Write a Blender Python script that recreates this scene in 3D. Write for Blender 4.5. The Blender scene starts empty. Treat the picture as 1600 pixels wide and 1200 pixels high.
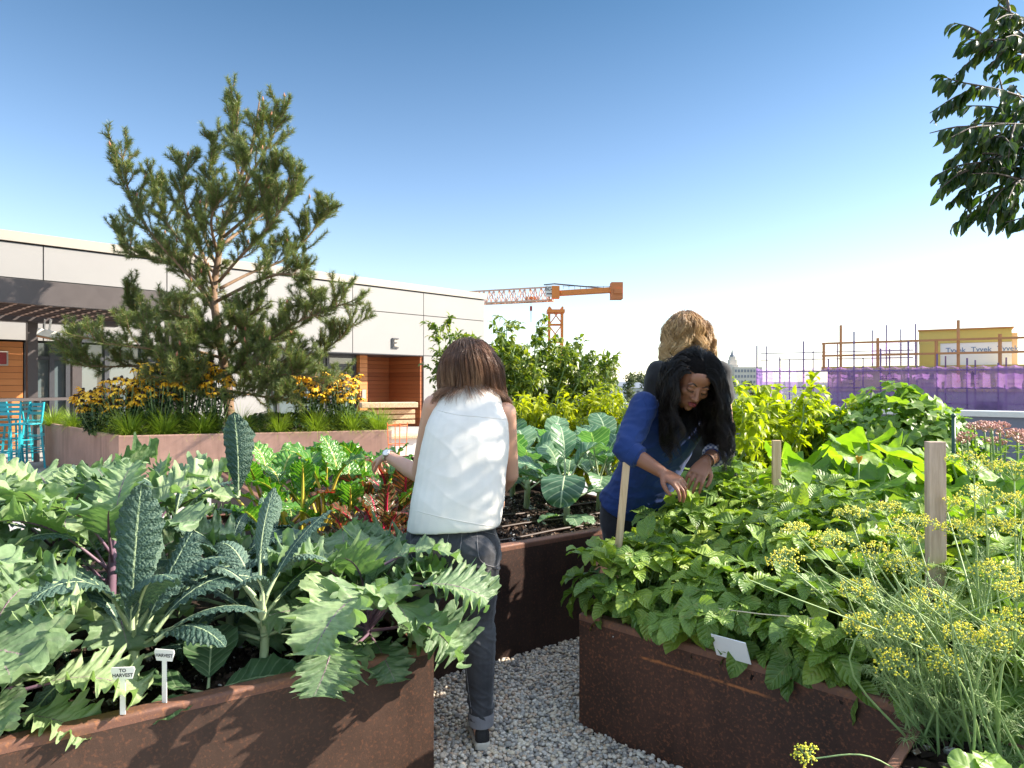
import bpy, math, random
import numpy as np
from mathutils import Vector, Matrix, noise as mnoise
from mathutils.bvhtree import BVHTree
SC = bpy.context.scene
COL = SC.collection
R = math.radians
TAU = 2 * math.pi
# ------------------------------------------------------------------ camera, world, sun, exposure
CAMZ, F = 1.43, 1067.0
cd = bpy.data.cameras.new('camera'); cam = bpy.data.objects.new('camera', cd); COL.objects.link(cam)
cam.location = (0, 0, CAMZ); cam.rotation_euler = (R(90), 0, 0)
cd.sensor_width = 36; cd.lens = F / 1600 * 36; cd.clip_end = 6000; cd.clip_start = .05
SC.camera = cam
SUN_EL, SUN_AZ = 33.0, 86.0            # azimuth from +Y towards +X
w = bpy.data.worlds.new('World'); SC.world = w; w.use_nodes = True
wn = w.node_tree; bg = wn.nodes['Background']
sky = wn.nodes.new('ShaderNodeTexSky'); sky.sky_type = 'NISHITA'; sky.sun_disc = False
sky.sun_elevation = R(SUN_EL); sky.sun_rotation = R(SUN_AZ)
sky.altitude = 60; sky.air_density = 1.0; sky.dust_density = .5; sky.ozone_density = 1.6
hs = wn.nodes.new('ShaderNodeHueSaturation'); hs.inputs['Saturation'].default_value = .88; wn.links.new(sky.outputs[0], hs.inputs['Color'])
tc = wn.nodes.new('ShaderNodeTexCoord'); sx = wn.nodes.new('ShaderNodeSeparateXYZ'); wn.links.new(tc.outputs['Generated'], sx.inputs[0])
cr_ = wn.nodes.new('ShaderNodeValToRGB'); el = cr_.color_ramp.elements       # low sky dimmed and deepening upward; bright warm overhead added as shade fill
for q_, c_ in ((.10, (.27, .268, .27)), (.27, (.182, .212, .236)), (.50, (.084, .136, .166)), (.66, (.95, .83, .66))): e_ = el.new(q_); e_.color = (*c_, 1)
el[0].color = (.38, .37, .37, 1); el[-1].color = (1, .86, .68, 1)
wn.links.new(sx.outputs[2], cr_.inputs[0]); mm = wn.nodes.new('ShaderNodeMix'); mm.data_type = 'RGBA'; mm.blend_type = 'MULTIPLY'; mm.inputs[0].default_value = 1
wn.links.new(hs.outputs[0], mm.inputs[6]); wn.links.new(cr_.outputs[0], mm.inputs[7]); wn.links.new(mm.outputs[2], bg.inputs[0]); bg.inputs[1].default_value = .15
sl = bpy.data.lights.new('sun', 'SUN'); sl.energy = 2.0; sl.angle = R(.55); sl.color = (1, .9, .76)
sun = bpy.data.objects.new('sun', sl); COL.objects.link(sun)
sdir = Vector((math.sin(R(SUN_AZ)) * math.cos(R(SUN_EL)), math.cos(R(SUN_AZ)) * math.cos(R(SUN_EL)), math.sin(R(SUN_EL))))
sun.rotation_euler = sdir.to_track_quat('Z', 'Y').to_euler(); sun.location = sdir * 60
vs = SC.view_settings; vs.view_transform = 'Standard'; vs.look = 'None'; vs.exposure = 2.75; vs.gamma = 1
SC.render.engine = 'CYCLES'
cy = SC.cycles; cy.max_bounces = 6; cy.diffuse_bounces = 3; cy.glossy_bounces = 2; cy.transmission_bounces = 3
cy.transparent_max_bounces = 4; cy.use_denoising = True; cy.sample_clamp_indirect = 6; cy.caustics_reflective = False; cy.caustics_refractive = False

# ------------------------------------------------------------------ helpers
def at(px, py, Y): return np.array([(px - 800) / F * Y, Y, CAMZ - (py - 600) / F * Y])
def nrm(v): v = np.asarray(v, float); return v / (np.linalg.norm(v, axis=-1, keepdims=True) + 1e-12)
def rng_(s): return np.random.default_rng(s)

class MB:
    """collects geometry for ONE mesh object; lv = (across, along, random) per vertex"""
    def __init__(s): s.V = []; s.F = {3: [], 4: []}; s.L = []; s.n = 0; s.X = []
    def add(s, V, Fc, lv=None, rnd=None):
        V = np.asarray(V, float).reshape(-1, 3); k = len(V)
        if lv is None: lv = np.zeros((k, 3))
        lv = np.array(lv, float)
        if rnd is not None: lv[:, 2] = rnd
        if isinstance(Fc, np.ndarray): s.F[Fc.shape[1]].append(Fc + s.n)
        else:
            for f in Fc:
                if len(f) in (3, 4): s.F[len(f)].append(np.array([f]) + s.n)
                else: s.X.append([i + s.n for i in f])
        s.V.append(V); s.L.append(lv); s.n += k
    def mesh(s, name):
        me = bpy.data.meshes.new(name)
        if not s.n: return me
        V = np.concatenate(s.V); L = np.concatenate(s.L)
        idx = []; st = []; p = 0
        for k in (3, 4):
            if s.F[k]:
                a = np.concatenate(s.F[k]).astype(np.int32); idx.append(a.ravel()); st.append(p + np.arange(len(a)) * k); p += a.size
        for f in s.X: idx.append(np.array(f, np.int32)); st.append(np.array([p])); p += len(f)
        idx = np.concatenate(idx); st = np.concatenate(st).astype(np.int32)
        me.vertices.add(len(V)); me.vertices.foreach_set('co', V.astype(np.float32).ravel())
        me.loops.add(len(idx)); me.loops.foreach_set('vertex_index', idx)
        me.polygons.add(len(st)); me.polygons.foreach_set('loop_start', st)
        at_ = me.attributes.new('lv', 'FLOAT_VECTOR', 'POINT'); at_.data.foreach_set('vector', L.astype(np.float32).ravel())
        me.update(calc_edges=True); me.validate()
        return me
    def build(s, name, m, parent=None, smooth=False, loc=None, bev=0):
        me = s.mesh(name); return link(name, me, m, parent, smooth, loc, bev)

def link(name, me, m, parent=None, smooth=False, loc=None, bev=0):
    o = bpy.data.objects.new(name, me); COL.objects.link(o)
    if m is not None and not len(me.materials): me.materials.append(m)
    me.polygons.foreach_set('use_smooth', np.full(len(me.polygons), bool(smooth))); me.update()
    if parent is not None:
        o.parent = parent
        pm = parent.matrix_world.copy() if parent.parent is None else None
        o.location = Vector((0, 0, 0)) if loc is None else loc
    elif loc is not None: o.location = loc
    if bev:
        b = o.modifiers.new('bevel', 'BEVEL'); b.width = bev; b.segments = 2; b.limit_method = 'ANGLE'
    return o

def empty(name, loc=(0, 0, 0), rz=0):
    o = bpy.data.objects.new(name, None); COL.objects.link(o); o.empty_display_size = .1
    o.location = tuple(float(x) for x in loc); o.rotation_euler = (0, 0, rz); return o
def tag(o, label=None, cat=None, group=None, kind=None):
    if label: o['label'] = label
    if cat: o['category'] = cat
    if group: o['group'] = group
    if kind: o['kind'] = kind
    return o
def thing(name, label, cat, loc=(0, 0, 0), rz=0, group=None): return tag(empty(name, loc, rz), label, cat, group)
def dup(root, loc, rz, label=None, group=None, s=1):
    r = root.copy(); COL.objects.link(r); r.location = tuple(float(x) for x in loc); r.rotation_euler = (0, 0, rz); r.scale = (s, s, s)
    if label: r['label'] = label
    if group: r['group'] = group
    for ch in list(root.children):
        c = ch.copy(); COL.objects.link(c); c.parent = r
        for g in list(ch.children):
            d = g.copy(); COL.objects.link(d); d.parent = c
    return r

def obox(mb, c, ax, ay, az, rnd=0):
    c, ax, ay, az = [np.asarray(q, float) for q in (c, ax, ay, az)]
    V = [c + i * ax + j * ay + k * az for k in (-1, 1) for j in (-1, 1) for i in (-1, 1)]
    mb.add(V, np.array([[0, 2, 3, 1], [4, 5, 7, 6], [0, 1, 5, 4], [2, 6, 7, 3], [0, 4, 6, 2], [1, 3, 7, 5]]), rnd=rnd)
def box(mb, x0, y0, z0, x1, y1, z1, rnd=0):
    obox(mb, ((x0 + x1) / 2, (y0 + y1) / 2, (z0 + z1) / 2), ((x1 - x0) / 2, 0, 0), (0, (y1 - y0) / 2, 0), (0, 0, (z1 - z0) / 2), rnd)
def bar(mb, p, q, wx, wz, up=(0, 0, 1), rnd=0):
    p, q = np.asarray(p, float), np.asarray(q, float); d = q - p; L = np.linalg.norm(d); d = d / L
    sx = np.cross(d, up)
    if np.linalg.norm(sx) < 1e-3: sx = np.cross(d, (1, 0, 0))
    sx = nrm(sx); uz = np.cross(sx, d)
    obox(mb, (p + q) / 2, sx * wx / 2, d * L / 2, uz * wz / 2, rnd)
def tube(mb, pts, rad, n=6, rnd=0, cap=True):
    P = np.asarray(pts, float); k = len(P)
    rad = np.full(k, rad, float) if np.isscalar(rad) else np.asarray(rad, float)
    T = np.gradient(P, axis=0); T = nrm(T)
    ref = np.array([0, 0, 1.0]) if abs(T[0][2]) < .9 else np.array([1.0, 0, 0])
    X = nrm(np.cross(T[0], ref)); Xs = [X]
    for i in range(1, k): X = nrm(X - T[i] * np.dot(X, T[i])); Xs.append(X)
    Xs = np.array(Xs); Ys = np.cross(T, Xs)
    a = np.arange(n) / n * TAU
    V = P[:, None] + rad[:, None, None] * (np.cos(a)[None, :, None] * Xs[:, None] + np.sin(a)[None, :, None] * Ys[:, None])
    i = np.arange(k - 1)[:, None] * n; j = np.arange(n)[None]; j2 = (j + 1) % n
    Fq = np.stack([i + j, i + j2, i + n + j2, i + n + j], -1).reshape(-1, 4)
    lv = np.zeros((k * n, 3)); lv[:, 1] = np.repeat(np.linspace(0, 1, k), n); lv[:, 0] = 0; lv[:, 2] = rnd
    base = mb.n
    mb.add(V.reshape(-1, 3), Fq, lv)
    if cap:
        mb.X.append([base + q for q in range(n)][::-1]); mb.X.append([base + (k - 1) * n + q for q in range(n)])
def curve(pts, n=8):
    """smooth polyline through control points (Catmull-Rom)"""
    P = np.asarray(pts, float); Q = np.vstack([2 * P[0] - P[1], P, 2 * P[-1] - P[-2]]); out = []
    for i in range(1, len(Q) - 2):
        for t in np.linspace(0, 1, n, endpoint=False):
            a, b, c, d = Q[i - 1:i + 3]
            out.append(.5 * (2 * b + (c - a) * t + (2 * a - 5 * b + 4 * c - d) * t * t + (3 * b - a - 3 * c + d) * t ** 3))
    out.append(P[-1]); return np.array(out)
def offset_poly(poly, d):
    """inward offset of a CCW polygon, mitred"""
    P = np.asarray(poly, float); n = len(P); out = []
    for i in range(n):
        a, b, c = P[i - 1], P[i], P[(i + 1) % n]
        d1 = nrm(b - a); d2 = nrm(c - b); n1 = np.array([-d1[1], d1[0]]); n2 = np.array([-d2[1], d2[0]])
        m = n1 + n2; m = m / (1 + np.dot(n1, n2)); out.append(b + m * d)
    return np.array(out)
def sweep(mb, poly, prof, closed=False):
    rings = [np.c_[offset_poly(poly, d), np.full(len(poly), z)] for d, z in prof]
    n = len(poly); V = np.concatenate(rings); k = len(prof); fs = []
    for i in range(k - 1 if not closed else k):
        for j in range(n):
            j2 = (j + 1) % n; i2 = (i + 1) % k
            fs.append([i * n + j, i * n + j2, i2 * n + j2, i2 * n + j])
    mb.add(V, np.array(fs))
def text_mb(mb, s, size, origin, ax, ay, thick=.002, align='CENTER', bold=0):
    """letters as geometry: origin, ax (reading direction), ay (up)"""
    c = bpy.data.curves.new('letters', 'FONT'); c.body = s; c.size = size; c.align_x = align; c.align_y = 'CENTER'; c.offset = bold; c.resolution_u = 3
    o = bpy.data.objects.new('letters', c); COL.objects.link(o)
    dg = bpy.context.evaluated_depsgraph_get(); me = bpy.data.meshes.new_from_object(o.evaluated_get(dg))
    V = np.array([v.co[:] for v in me.vertices]); fs = [tuple(p.vertices) for p in me.polygons]
    bpy.data.objects.remove(o); bpy.data.curves.remove(c); bpy.data.meshes.remove(me)
    if not len(V): return
    ax = nrm(ax); ay = nrm(ay); az = np.cross(ax, ay)
    W = np.asarray(origin) + V[:, :1] * ax + V[:, 1:2] * ay + az * thick
    mb.add(W, fs)

# ------------------------------------------------------------------ materials
class NT:
    def __init__(s, name):
        s.m = bpy.data.materials.new(name); s.m.use_nodes = True; s.t = s.m.node_tree; s.t.nodes.clear()
        s.out = s.n('ShaderNodeOutputMaterial')
    def n(s, typ, **kw):
        nd = s.t.nodes.new(typ)
        for k, v in kw.items(): setattr(nd, k, v)
        return nd
    def l(s, a, b): s.t.links.new(a, b)
    def put(s, sock, v):
        if isinstance(v, bpy.types.NodeSocket): s.l(v, sock)
        else: sock.default_value = v
    def math(s, op, a, b=None, c=None, clamp=False):
        nd = s.n('ShaderNodeMath', operation=op, use_clamp=clamp)
        for i, v in enumerate((a, b, c)):
            if v is not None: s.put(nd.inputs[i], v)
        return nd.outputs[0]
    def mix(s, f, a, b, mode='MIX'):
        nd = s.n('ShaderNodeMix', data_type='RGBA', blend_type=mode)
        s.put(nd.inputs[0], f)
        for i, v in ((6, a), (7, b)):
            if not isinstance(v, bpy.types.NodeSocket): v = (*v[:3], 1)
            s.put(nd.inputs[i], v)
        return nd.outputs[2]
    def ramp(s, f, stops):
        nd = s.n('ShaderNodeValToRGB'); e = nd.color_ramp.elements
        while len(e) < len(stops): e.new(.5)
        for q, (p, c) in zip(e, stops): q.position = p; q.color = (*c, 1) if len(c) == 3 else c
        s.put(nd.inputs[0], f); return nd.outputs[0]
    def step(s, x, a, b):
        nd = s.n('ShaderNodeMapRange', interpolation_type='SMOOTHSTEP'); s.put(nd.inputs[0], x); nd.inputs[1].default_value = a; nd.inputs[2].default_value = b
        return nd.outputs[0]
    def noise(s, scale, detail=4, rough=.5, vec=None, out=0):
        nd = s.n('ShaderNodeTexNoise'); nd.inputs['Scale'].default_value = scale; nd.inputs['Detail'].default_value = detail; nd.inputs['Roughness'].default_value = rough
        if vec is not None: s.l(vec, nd.inputs['Vector'])
        return nd.outputs[out]
    def coord(s, scale=None, which='Object', rot=None):
        c = s.n('ShaderNodeTexCoord').outputs[which]
        if scale is None: return c
        mp = s.n('ShaderNodeMapping'); s.l(c, mp.inputs[0]); mp.inputs['Scale'].default_value = scale
        if rot: mp.inputs['Rotation'].default_value = rot
        return mp.outputs[0]
    def attr(s):
        a = s.n('ShaderNodeAttribute', attribute_name='lv'); x = s.n('ShaderNodeSeparateXYZ'); s.l(a.outputs['Vector'], x.inputs[0]); return x.outputs
    def bump(s, h, strength=.3, dist=.01):
        b = s.n('ShaderNodeBump'); b.inputs['Strength'].default_value = strength; b.inputs['Distance'].default_value = dist; s.l(h, b.inputs['Height']); return b.outputs[0]
    def pr(s, col, rough=.6, metal=0, spec=.5, normal=None, **kw):
        p = s.n('ShaderNodeBsdfPrincipled'); 
        s.put(p.inputs['Base Color'], col if isinstance(col, bpy.types.NodeSocket) else (*col, 1)); s.put(p.inputs['Roughness'], rough); s.put(p.inputs['Metallic'], metal)
        s.put(p.inputs['Specular IOR Level'], spec)
        if normal is not None: s.l(normal, p.inputs['Normal'])
        for k, v in kw.items(): s.put(p.inputs[k], v)
        return p.outputs[0]
    def done(s, sh): s.l(sh, s.out.inputs[0]); return s.m
def plain(name, col, rough=.6, metal=0, var=.12, scale=8, bump=.0, bscale=60, spec=.5):
    t = NT(name); c = t.coord()
    n = t.noise(scale, 5, .6, c)
    k = t.mix(t.math('MULTIPLY', n, 1), [q * (1 - var) for q in col], [min(1, q * (1 + var)) for q in col])
    nm = t.bump(t.noise(bscale, 4, .6, c), bump, .01) if bump else None
    rr = t.math('ADD', t.math('MULTIPLY', t.noise(scale * 2.3, 3, .5, c), .2), rough - .1)
    return t.done(t.pr(k, rr, metal, spec, nm))
def leafmat(name, cols, vein=None, vw=.06, vmix=.8, lat=0, latk=.5, latmix=.35, trans=.3, tcol=None, rough=.45, crink=0, cs=40, spec=.4, blotch=None):
    t = NT(name); u, v, r = t.attr(); c = t.coord()
    nz = t.noise(9, 4, .6, c)
    f = t.math('ADD', t.math('MULTIPLY', r, .75), t.math('MULTIPLY', t.math('SUBTRACT', nz, .5), .8), clamp=True)
    k = t.ramp(f, [(i / max(1, len(cols) - 1), q) for i, q in enumerate(cols)])
    if blotch:
        k = t.mix(t.math('MULTIPLY', t.step(t.noise(blotch[1], 5, .65, c), .58, .7), blotch[2]), k, blotch[0])
    a = t.math('ABSOLUTE', u)
    hgt = None
    if lat:
        s = t.math('FRACT', t.math('SUBTRACT', t.math('MULTIPLY', v, lat), t.math('MULTIPLY', a, latk * lat * .25)))
        d = t.math('ABSOLUTE', t.math('SUBTRACT', s, .5))
        ln = t.math('SUBTRACT', 1, t.step(d, .02, .13))
        if vein: k = t.mix(t.math('MULTIPLY', ln, latmix), k, vein)
        hgt = t.math('MULTIPLY', t.step(d, 0, .4), .8)
    if vein:
        mid = t.math('SUBTRACT', 1, t.step(a, vw * .5, vw * 1.3))
        k = t.mix(t.math('MULTIPLY', mid, vmix), k, vein)
    nm = None
    if crink:
        vo = t.n('ShaderNodeTexVoronoi', feature='SMOOTH_F1'); vo.inputs['Scale'].default_value = cs; t.l(c, vo.inputs['Vector'])
        h = t.math('MULTIPLY', vo.outputs['Distance'], -1.6)
        h = t.math('ADD', h, t.math('MULTIPLY', t.noise(cs * 2, 3, .5, c), .5))
        if hgt is not None: h = t.math('ADD', h, hgt)
        nm = t.bump(h, crink, .008)
    elif hgt is not None: nm = t.bump(hgt, .35, .004)
    p = t.pr(k, rough, 0, spec, nm)
    if trans:
        tr = t.n('ShaderNodeBsdfTranslucent'); t.l(t.mix(1, k, tcol or (1.6, 1.7, .7), 'MULTIPLY'), tr.inputs[0])
        if nm is not None: t.l(nm, tr.inputs['Normal'])
        mx = t.n('ShaderNodeMixShader'); mx.inputs[0].default_value = trans; t.l(p, mx.inputs[1]); t.l(tr.outputs[0], mx.inputs[2]); p = mx.outputs[0]
    return t.done(p)

def m_steel(name, dark, mid, rust, amt=.5, streak=None):
    t = NT(name); c = t.coord(); 
    n1 = t.noise(2.2, 6, .65, c); n2 = t.noise(90, 3, .6, c); st = t.noise(1, 5, .6, t.coord((9, 9, .7)))
    k = t.mix(t.step(n1, .3, .7), dark, mid)
    k = t.mix(t.math('MULTIPLY', t.step(st, .48, .75), .5), k, [q * .55 for q in dark])
    k = t.mix(t.math('MULTIPLY', t.step(n2, .5, .72), amt), k, rust)
    k = t.mix(t.math('MULTIPLY', t.step(t.noise(5, 6, .7, c), .6, .75), amt * .8), k, rust)
    if streak: # scratches with their own place on the plate
        (ox, oy, oz), d, L = streak
        g = t.n('ShaderNodeTexCoord').outputs['Object']; s1 = t.n('ShaderNodeVectorMath', operation='SUBTRACT'); t.l(g, s1.inputs[0]); s1.inputs[1].default_value = (ox, oy, oz)
        dt = t.n('ShaderNodeVectorMath', operation='DOT_PRODUCT'); t.l(s1.outputs[0], dt.inputs[0]); dt.inputs[1].default_value = d
        z = t.n('ShaderNodeSeparateXYZ'); t.l(s1.outputs[0], z.inputs[0])
        wob = t.math('MULTIPLY', t.math('SUBTRACT', t.noise(14, 4, .6, c), .5), .016)
        near = t.math('SUBTRACT', 1, t.step(t.math('ABSOLUTE', t.math('ADD', z.outputs[2], wob)), .001, .008))
        rngm = t.math('MULTIPLY', t.step(dt.outputs['Value'], 0, .03), t.math('SUBTRACT', 1, t.step(dt.outputs['Value'], L - .1, L)))
        m = t.math('MULTIPLY', t.math('MULTIPLY', near, rngm), t.step(t.noise(30, 4, .7, c), .3, .6))
        k = t.mix(m, k, (.42, .15, .05))
    nm = t.bump(t.math('ADD', t.noise(140, 4, .7, c), t.math('MULTIPLY', n1, 1.5)), .25, .004)
    return t.done(t.pr(k, t.math('ADD', t.math('MULTIPLY', n1, .3), .45), .15, .4, nm))
def m_wood(name, a, b, scale=(1, 14, 14), rough=.55, planks=None, axis=2):
    """boards: planks = board height along axis (object space)"""
    t = NT(name); c = t.coord(scale)
    g = t.noise(3, 6, .6, c); f = t.step(g, .3, .7)
    if planks:
        o = t.coord(); s = t.n('ShaderNodeSeparateXYZ'); t.l(o, s.inputs[0]); q = t.math('DIVIDE', s.outputs[axis], planks)
        fl = t.math('FLOOR', q); wn_ = t.n('ShaderNodeTexWhiteNoise', noise_dimensions='1D'); t.l(fl, wn_.inputs['W'])
        f = t.math('ADD', t.math('MULTIPLY', f, .4), t.math('MULTIPLY', wn_.outputs['Value'], .6))
        k = t.mix(f, a, b)
        d = t.math('ABSOLUTE', t.math('SUBTRACT', t.math('FRACT', q), .5))
        gap = t.step(d, .465, .485)
        k = t.mix(gap, k, [x * .2 for x in a])
        return t.done(t.pr(k, rough, 0, .4, t.bump(t.math('MULTIPLY', gap, -1), .6, .02)))
    k = t.mix(f, a, b)
    return t.done(t.pr(k, rough, 0, .4, t.bump(g, .2, .004)))
def m_attr(name, ramp, rough=.6, spec=.4, nscale=0, namt=.3, bump=0, bscale=80):
    """colour from the per-vertex random value"""
    t = NT(name); u, v, r = t.attr(); c = t.coord()
    f = r
    if nscale: f = t.math('ADD', r, t.math('MULTIPLY', t.math('SUBTRACT', t.noise(nscale, 4, .6, c), .5), namt), clamp=True)
    k = t.ramp(f, ramp)
    nm = t.bump(t.noise(bscale, 4, .6, c), bump, .004) if bump else None
    return t.done(t.pr(k, rough, 0, spec, nm))
# ================================================================== THE SETTING
def nz(p, s=1.0): return mnoise.noise(Vector((p[0] * s, p[1] * s, (p[2] if len(p) > 2 else 0) * s)))
# --- roof deck (grey gravel and paving sheet) and the far land
t = NT('deck'); c = t.coord(); vo = t.n('ShaderNodeTexVoronoi'); vo.inputs['Scale'].default_value = 55; t.l(c, vo.inputs['Vector'])
k = t.mix(t.noise(40, 3, .6, c), (.30, .28, .26), (.46, .44, .42)); k = t.mix(.3, k, vo.outputs['Color'], 'SOFT_LIGHT')
M_deck = t.done(t.pr(k, .85, 0, .2, t.bump(vo.outputs['Distance'], .7, .01)))
mb = MB(); box(mb, -40, -8, -.5, 14, 40, 0)
tag(mb.build('roof_deck', M_deck), kind='structure')
t = NT('land'); c = t.coord(); k = t.ramp(t.noise(.02, 8, .7, c), [(.3, (.05, .07, .04)), (.5, (.09, .11, .07)), (.6, (.22, .21, .2)), (.75, (.1, .12, .07))])
M_land = t.done(t.pr(k, .9))
mb = MB(); N = 60; g = np.linspace(-3000, 3000, N); X, Y = np.meshgrid(g, g + 2500, indexing='ij')
d = np.hypot(X, Y); Z = -16 + np.clip((d - 900) / 1400, 0, 1) * (22 + 16 * np.sin(X / 410) + 9 * np.sin(X / 150 + 2)) * .55
i, j = np.meshgrid(np.arange(N - 1), np.arange(N - 1), indexing='ij'); q = i * N + j
mb.add(np.stack([X, Y, Z], -1).reshape(-1, 3), np.stack([q, q + N, q + N + 1, q + 1], -1).reshape(-1, 4))
tag(mb.build('far_land', M_land, smooth=True), kind='structure')

# --- pebbles of the path: nobody could count them
def pebbles():
    r = rng_(5); bm_v = []; 
    ph = (1 + 5 ** .5) / 2
    V = nrm(np.array([(-1, ph, 0), (1, ph, 0), (-1, -ph, 0), (1, -ph, 0), (0, -1, ph), (0, 1, ph), (0, -1, -ph), (0, 1, -ph), (ph, 0, -1), (ph, 0, 1), (-ph, 0, -1), (-ph, 0, 1)]))
    Fc = [(0, 11, 5), (0, 5, 1), (0, 1, 7), (0, 7, 10), (0, 10, 11), (1, 5, 9), (5, 11, 4), (11, 10, 2), (10, 7, 6), (7, 1, 8), (3, 9, 4), (3, 4, 2), (3, 2, 6), (3, 6, 8), (3, 8, 9), (4, 9, 5), (2, 4, 11), (6, 2, 10), (8, 6, 7), (9, 8, 1)]
    V = list(map(tuple, V)); cache = {}; F2 = []
    def mid(a, b):
        k = (min(a, b), max(a, b))
        if k not in cache: cache[k] = len(V); V.append(tuple(nrm((np.array(V[a]) + np.array(V[b])) / 2)))
        return cache[k]
    for a, b, c_ in Fc:
        x, y, z = mid(a, b), mid(b, c_), mid(c_, a); F2 += [(a, x, z), (b, y, x), (c_, z, y), (x, y, z)]
    V = np.array(V); F2 = np.array(F2)
    mb = MB()
    sp = .0155; gx = np.arange(-.62, 1.0, sp); gy = np.arange(2.02, 4.3, sp)
    for layer in (0, 1):
        for x in gx:
            for y in gy:
                px = 800 + F * x / y
                if not (655 < px < 1075) or y > 4.25: continue
                if layer and r.random() < .45: continue
                s = .0066 + .0042 * r.random() ** 1.5
                if r.random() < .06: s *= 1.4
                S = V * np.array([s * r.uniform(.85, 1.5), s * r.uniform(.8, 1.2), s * r.uniform(.55, .85)])
                S = S * (1 + .12 * np.sin(V @ r.normal(size=3) * 2.5 + r.random() * 6))[:, None]
                a = r.random() * TAU; ca, sa = math.cos(a), math.sin(a); Rz = np.array([[ca, -sa, 0], [sa, ca, 0], [0, 0, 1]])
                b = r.normal() * .35; cb, sb = math.cos(b), math.sin(b); Rx = np.array([[1, 0, 0], [0, cb, -sb], [0, sb, cb]])
                P = S @ (Rz @ Rx).T + np.array([x + r.normal() * .004, y + r.normal() * .004, .004 + layer * .010 + r.random() * .006])
                mb.add(P, F2, rnd=r.random())
    return mb
M_peb = m_attr('pebble', [(0, (.20, .18, .165)), (.2, (.42, .385, .34)), (.4, (.60, .54, .47)), (.58, (.64, .51, .36)), (.72, (.76, .68, .56)), (.85, (.54, .36, .24)), (1, (.88, .81, .70))], .55, .4, 60, .25)
tag(pebbles().build('path_gravel', M_peb, smooth=True), 'loose grey and tan pebbles covering the path between the beds', 'gravel', kind='stuff')

# --- raised beds
A_ = np.array([.843, .538]); An = np.array([-.538, .843]); A0 = np.array([-.284, 2.48])
U_ = np.array([.733, -.68]); V_ = np.array([.68, .733]); C0 = np.array([.2785, 2.83])
B0 = np.array([-.64, 3.08]); B_ = nrm(np.array([.81, .58])); 
bedA = [A0 - A_ * 3.4, A0, A0 + An * 3.1, A0 - A_ * 3.4 + An * 3.1]
bedB = [B0, B0 + B_ * 2.15, B0 + B_ * 2.15 + An * 4.3, B0 + An * 4.3]
bedC = [C0, C0 + U_ * 2.6, C0 + U_ * 2.6 + V_ * 1.75, C0 + V_ * 1.75]
D0 = C0 + U_ * 1.24 - V_ * .006
bedD = [D0 - V_ * 1.5, D0 - V_ * 1.5 + U_ * 1.5, D0 + U_ * 1.5, D0]
E0 = C0 + V_ * 2.35 - U_ * .35
bedE = [E0, E0 + U_ * 3.6, E0 + U_ * 3.6 + V_ * 2.6, E0 + V_ * 2.6]
M_soil = m_attr('soil', [(0, (.012, .008, .006)), (.5, (.035, .022, .016)), (.8, (.08, .05, .035)), (.95, (.2, .14, .1)), (1, (.5, .48, .45))], .9, .2, 70, .7, .8, 130)
M_stA = m_steel('weathered steel, left', (.034, .019, .013), (.074, .040, .027), (.19, .075, .038), .4)
M_stB = m_steel('weathered steel, dark', (.026, .015, .012), (.06, .032, .024), (.15, .06, .035), .4)
M_stC = m_steel('weathered steel, rusty', (.035, .018, .013), (.085, .038, .025), (.27, .095, .045), .7, ((*(C0 + U_ * .28 - np.array(bedC).mean(0)), .38), (.733, -.68, 0), .55))
M_rim = m_steel('rusty rim', (.12, .06, .045), (.21, .10, .065), (.34, .14, .06), .6)
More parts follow.
